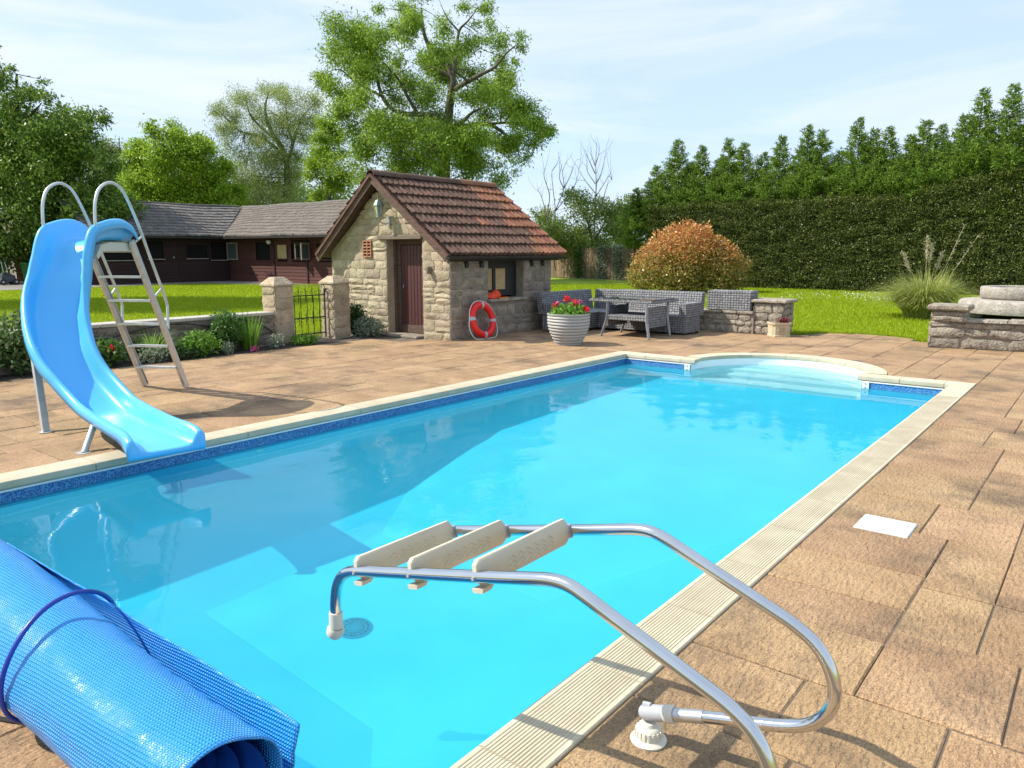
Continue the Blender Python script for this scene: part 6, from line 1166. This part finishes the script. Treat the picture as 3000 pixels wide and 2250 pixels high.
LF_scr = leafmat('scrub_leaf', [(0.096, 0.156, 0.026), (0.164, 0.247, 0.039), (0.246, 0.325, 0.065), (0.341, 0.390, 0.104)], trans=.35)
tree('ash_tree', 'tall airy ash tree with spreading limbs rising behind the stone shed roof', 'tree', ASH, LF_ash, M_bark, 2000, .165, .36, .36, .8, 3, 14, .37, .35, dropout=.03, tw=.03, rsc=1.15)
tree('walnut_tree', 'big dense dark broadleaf tree at the left edge behind the slide', 'tree', OAK, LF_oak, M_bark2, 1000, .20, .40, .42, .62, 5, 9, .33, .5, rsc=1.1)
tree('lime_tree', 'bright green bushy tree directly behind the left stable roof', 'tree', LIME, LF_lime, M_bark2, 1100, .19, .28, .5, .6, 6, 8, .33, rsc=1.05)
tree('hazel', 'thin olive toned tree between the dark tree and the bright bushy one', 'tree', HAZEL, LF_hazel, M_bark, 500, .20, .16, .45, .6, 7, 9, .42, dropout=.05, rsc=1.35)
tree('willow', 'feathery grey green willow with visible branches behind the stable ridge', 'tree', WILLOW, LF_will, M_bark, 1350, .15, .34, .28, .55, 8, 12, .34, .2, dropout=.06, tw=.028, rsc=1.12)
tree('acacia', 'narrow yellow green tree just left of the shed roof', 'tree', ACACIA, LF_acac, M_bark, 1500, .17, .2, .4, .9, 9, 9, .36, .3)
tree('scrub_thicket', 'olive green tangled bushes behind the far board fence', 'bush', SCRUB, LF_scr, M_bark2, 1000, .17, .12, .45, .8, 10, 10, .40, .3, rsc=1.15)
bt = thing('bare_shrub', 'leafless grey branching shrub rising above the bushes right of the shed', 'shrub', (BARE['base'][0], BARE['base'][1], 0))
g = G(); rs = np.random.RandomState(4); b = np.array([*BARE['base'], 0.])
W = lambda l, h, d: b + np.array([LAT[0] * l + FWD[0] * d, LAT[1] * l + FWD[1] * d, h])
for i, lb in enumerate(BARE['limbs']):
    dd = rs.uniform(-.8, .8); pts = catmull([W(q[0], q[1], dd * k / len(lb)) for k, q in enumerate(lb)], 4); ra = .055 if i in (0, 7) else .035; g.tube(pts, [ra * (1 - .8 * k / (len(pts) - 1)) for k in range(len(pts))], 6)
    for k in range(4, len(pts), 2):
        if pts[k][2] < 3.5: continue
        d = pts[k] - pts[k - 1]; d /= np.linalg.norm(d); e = d * .7 + rs.normal(size=3) * .55 + np.array([0, 0, .35]); ln = rs.uniform(.4, .9); g.tube([pts[k], pts[k] + e * ln * .5, pts[k] + e * ln * .8 + np.array([0, 0, .18])], [.013, .009, .004], 4)
mk('branches', g, mat('pale_dead_bark', (.20, .17, .14), (.30, .26, .22), 6, .9), bt, smooth=60)
# a broad tree out of the picture on the left: its shade falls on the left lawn
rs = np.random.RandomState(21)
SH = dict(base=(-33.4, 6.6), blobs=[(float(rs.uniform(-3.3, 3.3)), float(rs.uniform(7.2, 12.6)), float(rs.uniform(.9, 1.5))) for _ in range(44)], limbs=[[(0, -.1), (0, 4.5), (.2, 8), (.3, 12)], [(0, 5.5), (-1.5, 8.5), (-2.6, 11)], [(0, 5.5), (1.6, 8.5), (2.6, 10.6)]])
tree('chestnut_tree', 'broad tree outside the left edge whose shade crosses the left lawn', 'tree', SH, LF_oak, M_bark2, 260, .32, .35, .5, .9, 22, 9, .4)

# far hedgerow behind everything
M_far = leafmat('far_leaf', [(.05, .10, .02), (.10, .17, .03), (.17, .25, .05), (.25, .32, .08)], trans=.3)
rs = np.random.RandomState(31); C = []
for k in range(2600):
    u = rs.uniform(-78, 60); c = LAT * u + FWD * (82 + rs.uniform(-3, 3)); hh = float(np.interp(u, [-30, -14, -7, 0], [9.2, 8.6, 4.2, 3.0])) + 2.2 * noise.noise(Vector((u * .16, 5, 0))) + 1.4 * noise.noise(Vector((u * .6, 1, 0)))
    C.append(np.array([c[0], c[1], rs.uniform(.2, hh)]) + rs.normal(size=(60, 3)) * .5)
C = np.concatenate(C); C[:, 2] = np.maximum(C[:, 2], .1); V, F = leafcards(C, .30, rs, .6); tag(mknp('far_woodland', V, F, M_far, kind='stuff'), 'far off hedgerow of mixed green trees behind the stable', 'woodland')

# ------------------------------------------------------------------ tall clipped hedge with conifer tops
L_hedge = leafmat('hedge_leaf', [(0.034, 0.052, 0.012), (0.068, 0.104, 0.018), (0.137, 0.176, 0.033), (0.259, 0.273, 0.078)], trans=.25, rough=.4)
L_con = leafmat('conifer_spray', [(0.048, 0.111, 0.016), (0.109, 0.208, 0.023), (0.205, 0.325, 0.036), (0.341, 0.442, 0.058)], trans=.3)
hed = thing('clipped_hedge', 'long dark green hedge clipped flat across the back of the right lawn', 'hedge', (-7, 36, 0))
HX0, HX1 = -19.2, 6.0
hz = lambda x: 3.95 + .12 * noise.noise(Vector((x * .6, 0, 0))) + (max(0, x + 7.5) * .245 if x > -7.5 else 0)
g = G(); n = 40
g.grid(lambda u, v: (HX0 + .3 + (HX1 - HX0 - .3) * u, 35.85, -.05 + (hz(HX0 + (HX1 - HX0) * u) - .25) * v), n, 2); g.grid(lambda u, v: (HX0 + .3 + (HX1 - HX0 - .3) * u, 35.85 + 1.9 * v, hz(HX0 + (HX1 - HX0) * u) - .3), n, 1); g.grid(lambda u, v: (HX0 + .3, 35.85 + 1.9 * u, (hz(HX0) - .3) * v), 1, 1); g.grid(lambda u, v: (HX0 + .3 + (HX1 - HX0 - .3) * u, 37.75, -.05 + (hz(HX0 + (HX1 - HX0) * u) - .25) * v), n, 2)
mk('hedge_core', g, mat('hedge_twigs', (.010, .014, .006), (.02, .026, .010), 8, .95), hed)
rs = np.random.RandomState(41); NB = 17000; xs = rs.uniform(HX0, HX1 - 1, NB); zs = rs.uniform(0, 1, NB) ** .92; C = []
for x, z in zip(xs, zs):
    h = hz(x); zz = z * h; dd = .16 * noise.noise(Vector((x * 1.6, zz * 2.2, 0))) + .10 * noise.noise(Vector((x * 4, zz * 6, 5))); C.append((x, 35.42 + dd + rs.uniform(-.03, .12), zz))
for k in range(2600):
    x = rs.uniform(HX0, HX1); C.append((x, 35.45 + rs.uniform(0, 2.2), hz(x) + rs.uniform(-.1, .12)))
for k in range(900): C.append((HX0 + rs.uniform(-.1, .15), rs.uniform(35.4, 37.6), rs.uniform(0, hz(HX0))))
C = np.array(C); C = np.repeat(C, 10, axis=0) + rs.normal(size=(len(C) * 10, 3)) * np.array([.10, .025, .03]); V, F = leafcards(C, .08, rs, .42, up=np.array([.5, -.55, .25])); mknp('hedge_foliage', V, F, L_hedge, hed)
tipsx = [(-20.2, 35.9, 5.0), (-19.3, 36.4, 6.1), (-18.22, 36.6, 7.35), (-17.6, 36.7, 6.2), (-16.98, 36.6, 6.95), (-16.2, 36.9, 6.3), (-15.57, 36.6, 7.15), (-14.76, 36.6, 6.9), (-13.9, 36.8, 6.4), (-12.98, 36.5, 7.05), (-11.81, 36.5, 7.4), (-11.18, 36.6, 7.15), (-10.4, 36.8, 6.2), (-9.63, 36.5, 7.5), (-9.0, 36.6, 7.0), (-8.4, 36.5, 7.0), (-7.5, 36.5, 6.6), (-7.0, 36.5, 7.15), (-6.4, 36.6, 6.9), (-5.6, 36.5, 7.2), (-5.0, 36.3, 8.1), (-4.0, 36.3, 8.15), (-3.1, 36.5, 7.5), (-2.2, 36.5, 7.7), (-1.2, 36.5, 8.2)]
ORD = 'first second third fourth fifth sixth seventh eighth ninth tenth eleventh twelfth thirteenth fourteenth fifteenth sixteenth seventeenth eighteenth nineteenth twentieth twenty-first twenty-second twenty-third twenty-fourth twenty-fifth twenty-sixth'.split()
def conifer_mesh(seed, H, R):
    """unit leader at the origin: trunk tube and drooping flat sprays"""
    rs = np.random.RandomState(seed); C = []; up = []; g = G(); g.tube([(0, 0, 0), (.02, 0, H * .5), (.05, .02, H * .97)], [.09, .05, .008], 6)
    z = 2.6
    while z < H * .985:
        t = z / H; rr = R * float(np.interp(t, [0, .5, .60, .70, .80, .9, 1], [.45, .55, 1, .66, .40, .22, .02])) + .05; k = max(5, int(11 * (1 - t) + 5))
        for j in range(k):
            a = rs.uniform(0, 6.28); L_ = rr * rs.uniform(.6, 1.2); d = np.array([math.cos(a), math.sin(a), 0]); e = np.array([0, 0, z]) + d * L_ + np.array([0, 0, L_ * rs.uniform(.1, .55)]); s = np.array([0, 0, z])
            if t > .55: g.tube([s, (s + e) / 2 + np.array([0, 0, -.02]), e], [.012, .008, .003], 4, caps=False)
            m_ = max(14, int(44 * L_ / .5)); tt = rs.uniform(.15, 1.08, m_) ** .8; P = s + (e - s) * tt[:, None] + rs.normal(size=(m_, 3)) * np.array([.05, .05, .03]) * (.4 + L_); P[:, 2] -= .12 * L_ * np.sin(tt * 3); C.append(P); up.append(np.repeat([d * 1.0 + np.array([0, 0, .45])], m_, 0))
        z += .085 + .05 * (1 - t)
    C = np.concatenate(C); up = np.concatenate(up); V, F = leafcards(C, .125, rs, .26, up=up * 1.4); return g, V, F
protos = []
for k in range(5):
    g, V, F = conifer_mesh(50 + k, 7.0, 1.05 + .15 * (k % 3)); tm = meshdata('trunk', g, M_bark2, 60)
    me = bpy.data.meshes.new('crown'); me.from_pydata(V.tolist(), [], F.tolist()); me.materials.append(L_con); protos.append((tm, me))
for k, (x, y, h) in enumerate(tipsx):
    t = thing('conifer', '', 'conifer', (x, y, 0), 'row of conifers standing behind the clipped hedge'); s = h / 7.0; t.rotation_euler = (0, 0, k * 2.4)
    t['label'] = ORD[k] + ' conifer from the left in the row behind the clipped hedge'
    for nm, me in zip(('trunk', 'crown'), protos[k % 5]):
        o = bpy.data.objects.new(nm, me); COL.objects.link(o); o.parent = t; o.scale = (1, 1, s)

# ------------------------------------------------------------------ red bush, pampas grass
rs = np.random.RandomState(61)
rb = thing('red_robin_bush', 'large round copper red and green bush in front of the clipped hedge', 'bush', (-14.5, 30.2, 0))
C = []; col2 = []
for (l, h, r, n) in ((-.2, 1.35, 1.5, 6000), (1.1, 1.05, 1.25, 4200), (-1.1, .95, 1.2, 4000), (.3, 1.75, 1.12, 4200), (1.75, .8, .95, 2200), (-.5, .6, 1.5, 2600), (.9, .55, 1.4, 2600), (-1.75, .75, .75, 1200)):
    c = np.array([-14.5 + LAT[0] * l, 30.2 + LAT[1] * l, h]); d = rs.normal(size=(n, 3)); d /= np.linalg.norm(d, axis=1)[:, None]; rr = r * (1 + .22 * np.array([noise.noise(Vector(q * 2.2) + Vector((l, h, 0))) for q in d])) * rs.uniform(.78, 1.03, n); C.append(c + d * rr[:, None])
C = np.concatenate(C); C = C[C[:, 2] > .08]; hgt = C[:, 2] + rs.normal(size=len(C)) * .55
L_rr = leafmat('copper_leaf', [(.42, .11, .035), (.58, .20, .06), (.66, .33, .11), (.50, .31, .07), (.72, .46, .28)], trans=.25, rough=.35)
L_rg = leafmat('bronze_green_leaf', [(.14, .17, .03), (.26, .26, .05), (.40, .32, .09), (.50, .30, .10)], trans=.25, rough=.35)
for nm, sel, m in (('young_red_leaves', hgt > 1.45, L_rr), ('old_green_leaves', hgt <= 1.45, L_rg)): V, F = leafcards(C[sel], .13, rs, .42, up=np.array([.1, -.2, .45])); mknp(nm, V, F, m, rb)
g = G()
for k in range(14): a = rs.uniform(0, 6.28); r = rs.uniform(.2, 1.2); g.tube([(-14.5 + .1 * math.cos(a), 30.2 + .1 * math.sin(a), 0), (-14.5 + r * .5 * math.cos(a), 30.2 + r * .5 * math.sin(a), .7), (-14.5 + r * math.cos(a), 30.2 + r * math.sin(a), 1.7)], [.04, .03, .01], 6)
mk('stems', g, M_twig, rb, kind='stuff')
pm = thing('pampas_grass', 'big arching clump of pampas grass with pale plumes left of the millstones', 'pampas grass', (-3.95, 22.3, 0))
L_pam = leafmat('pampas_blade', [(.20, .25, .04), (.32, .38, .07), (.44, .47, .12), (.55, .52, .24)], trans=.3)
V, F = blades((-3.95, 22.3, 0), 2700, rs, 1.35, 1.35, .026, .78, 7, out=.45, hvar=.5, dr=.80); mknp('leaves', V, F, L_pam, pm)
M_plume = leafmat('pampas_plume', [(.50, .42, .27), (.60, .52, .36), (.68, .60, .45)], trans=.4)
for dl, h, dx in ((-.05, 1.98, 0), (.05, 1.82, .02), (.72, 2.28, .28), (1.05, 2.05, .42), (-.55, 1.6, -.15), (.3, 1.62, .05)):
    b0 = np.array([-3.95 + dx * .3, 22.3, .1]); e = np.array([-3.95 + LAT[0] * dl * 1.15, 22.3 + LAT[1] * dl * 1.15, h]); g = G(); g.tube([b0, (b0 + e) / 2 + np.array([0, 0, .1]), e], [.009, .007, .004], 5); st_ = mk('plume_stem', g, M_twig if False else mat('straw_stem', (.42, .34, .20), None, rough=.8) if 'straw_stem' not in bpy.data.materials else bpy.data.materials['straw_stem'], pm)
    tt = rs.uniform(.72 if dl < .5 else .60, 1.03, (130 if dl < .5 else 40))[:, None]; P = (b0 + e) / 2 * 0 + b0 + (e - b0) * tt + np.array([0, 0, .05]) * np.sin(tt * 3) + rs.normal(size=(len(tt), 3)) * (.018 if dl < .5 else .006); V, F = leafcards(P, .08, rs, .16, up=np.array([0, 0, 1.2])); mknp('plume', V, F, M_plume, st_)
# green fringe along the wall of the right bed
# ------------------------------------------------------------------ lawn grass
rs = np.random.RandomState(71); L_gr = leafmat('lawn_blade', [(.20, .29, .004), (.28, .38, .006), (.35, .44, .010), (.41, .47, .03)], trans=.45, rough=.55)
def in_lawn(x, y):
    right = (y > 15.9) & (y < 35.3) & (x > -30) & (x < 3) & ~((x > -2.75) & (y < 19.4)) & (np.hypot(x - LC[0], y - LC[1]) > 1.43)
    behind = (y > 14.2) & (x < -9.9) & (x > -38) & (y < 44) | (x < -13.6) & (y >= 9.9) & (x > -38) & (y < 16)
    left = (x < -12.5) & (x > -38.5) & (y > 0) & (y < 22.6) & ~((x > -13.7) & (y > 10.6))
    return right | behind | left
B = []
for (u0, u1, d0, d1, n) in ((-26, 14, 13, 20, 90000), (-26, 16, 20, 28, 80000), (-32, 18, 28, 40, 60000)):
    u = rs.uniform(u0, u1, n * 2); d = rs.uniform(d0, d1, n * 2); x = LAT[0] * u + FWD[0] * d; y = LAT[1] * u + FWD[1] * d; k = in_lawn(x, y) & (np.abs(u) < d * .72 + 1); B.append(np.c_[x[k], y[k]])
u = rs.uniform(0, 2 * math.pi, 14000); rr = rs.uniform(1.42, 1.62, 14000); x = LC[0] + rr * np.cos(u); y = LC[1] + rr * np.sin(u); k = (y > 15.7) & (x > -5.3) & (x < -2.7); B.append(np.c_[x[k], y[k]])
B = np.concatenate(B); n = len(B); dist = B @ FWD; h = rs.uniform(.03, .065, n) * (1 + .012 * dist); w = .004 + .00055 * dist; az = rs.uniform(0, 6.28, n); tip = rs.normal(size=(n, 2)) * .02
V = np.empty((n, 3, 3)); V[:, 0, :2] = B + np.c_[np.cos(az), np.sin(az)] * w[:, None]; V[:, 1, :2] = B - np.c_[np.cos(az), np.sin(az)] * w[:, None]; V[:, :2, 2] = -.034; V[:, 2, :2] = B + tip; V[:, 2, 2] = h - .03
tag(mknp('lawn_grass', V.reshape(-1, 3), np.arange(n * 3).reshape(n, 3), L_gr, kind='stuff'), 'short bright green lawn grass', 'grass')
P = []
for k in range(46): x, y = rs.uniform(-10, -6), rs.uniform(28, 34); P.append(np.array([x, y, .05]) + rs.normal(size=(5, 3)) * np.array([.25, .12, .008]))
for k in range(26): x, y = rs.uniform(-13.2, -12.7), rs.uniform(4.6, 6.2); P.append(np.array([x, y, .06]) + rs.normal(size=(4, 3)) * np.array([.1, .1, .01]))
V, F = leafcards(np.concatenate(P), .05, rs, .9, up=np.array([0, 0, .3])); tag(mknp('daisies', V, F, leafmat('daisy', [(.7, .7, .66), (.8, .8, .78)]), kind='stuff'), 'small white daisies scattered in the lawn', 'daisies')
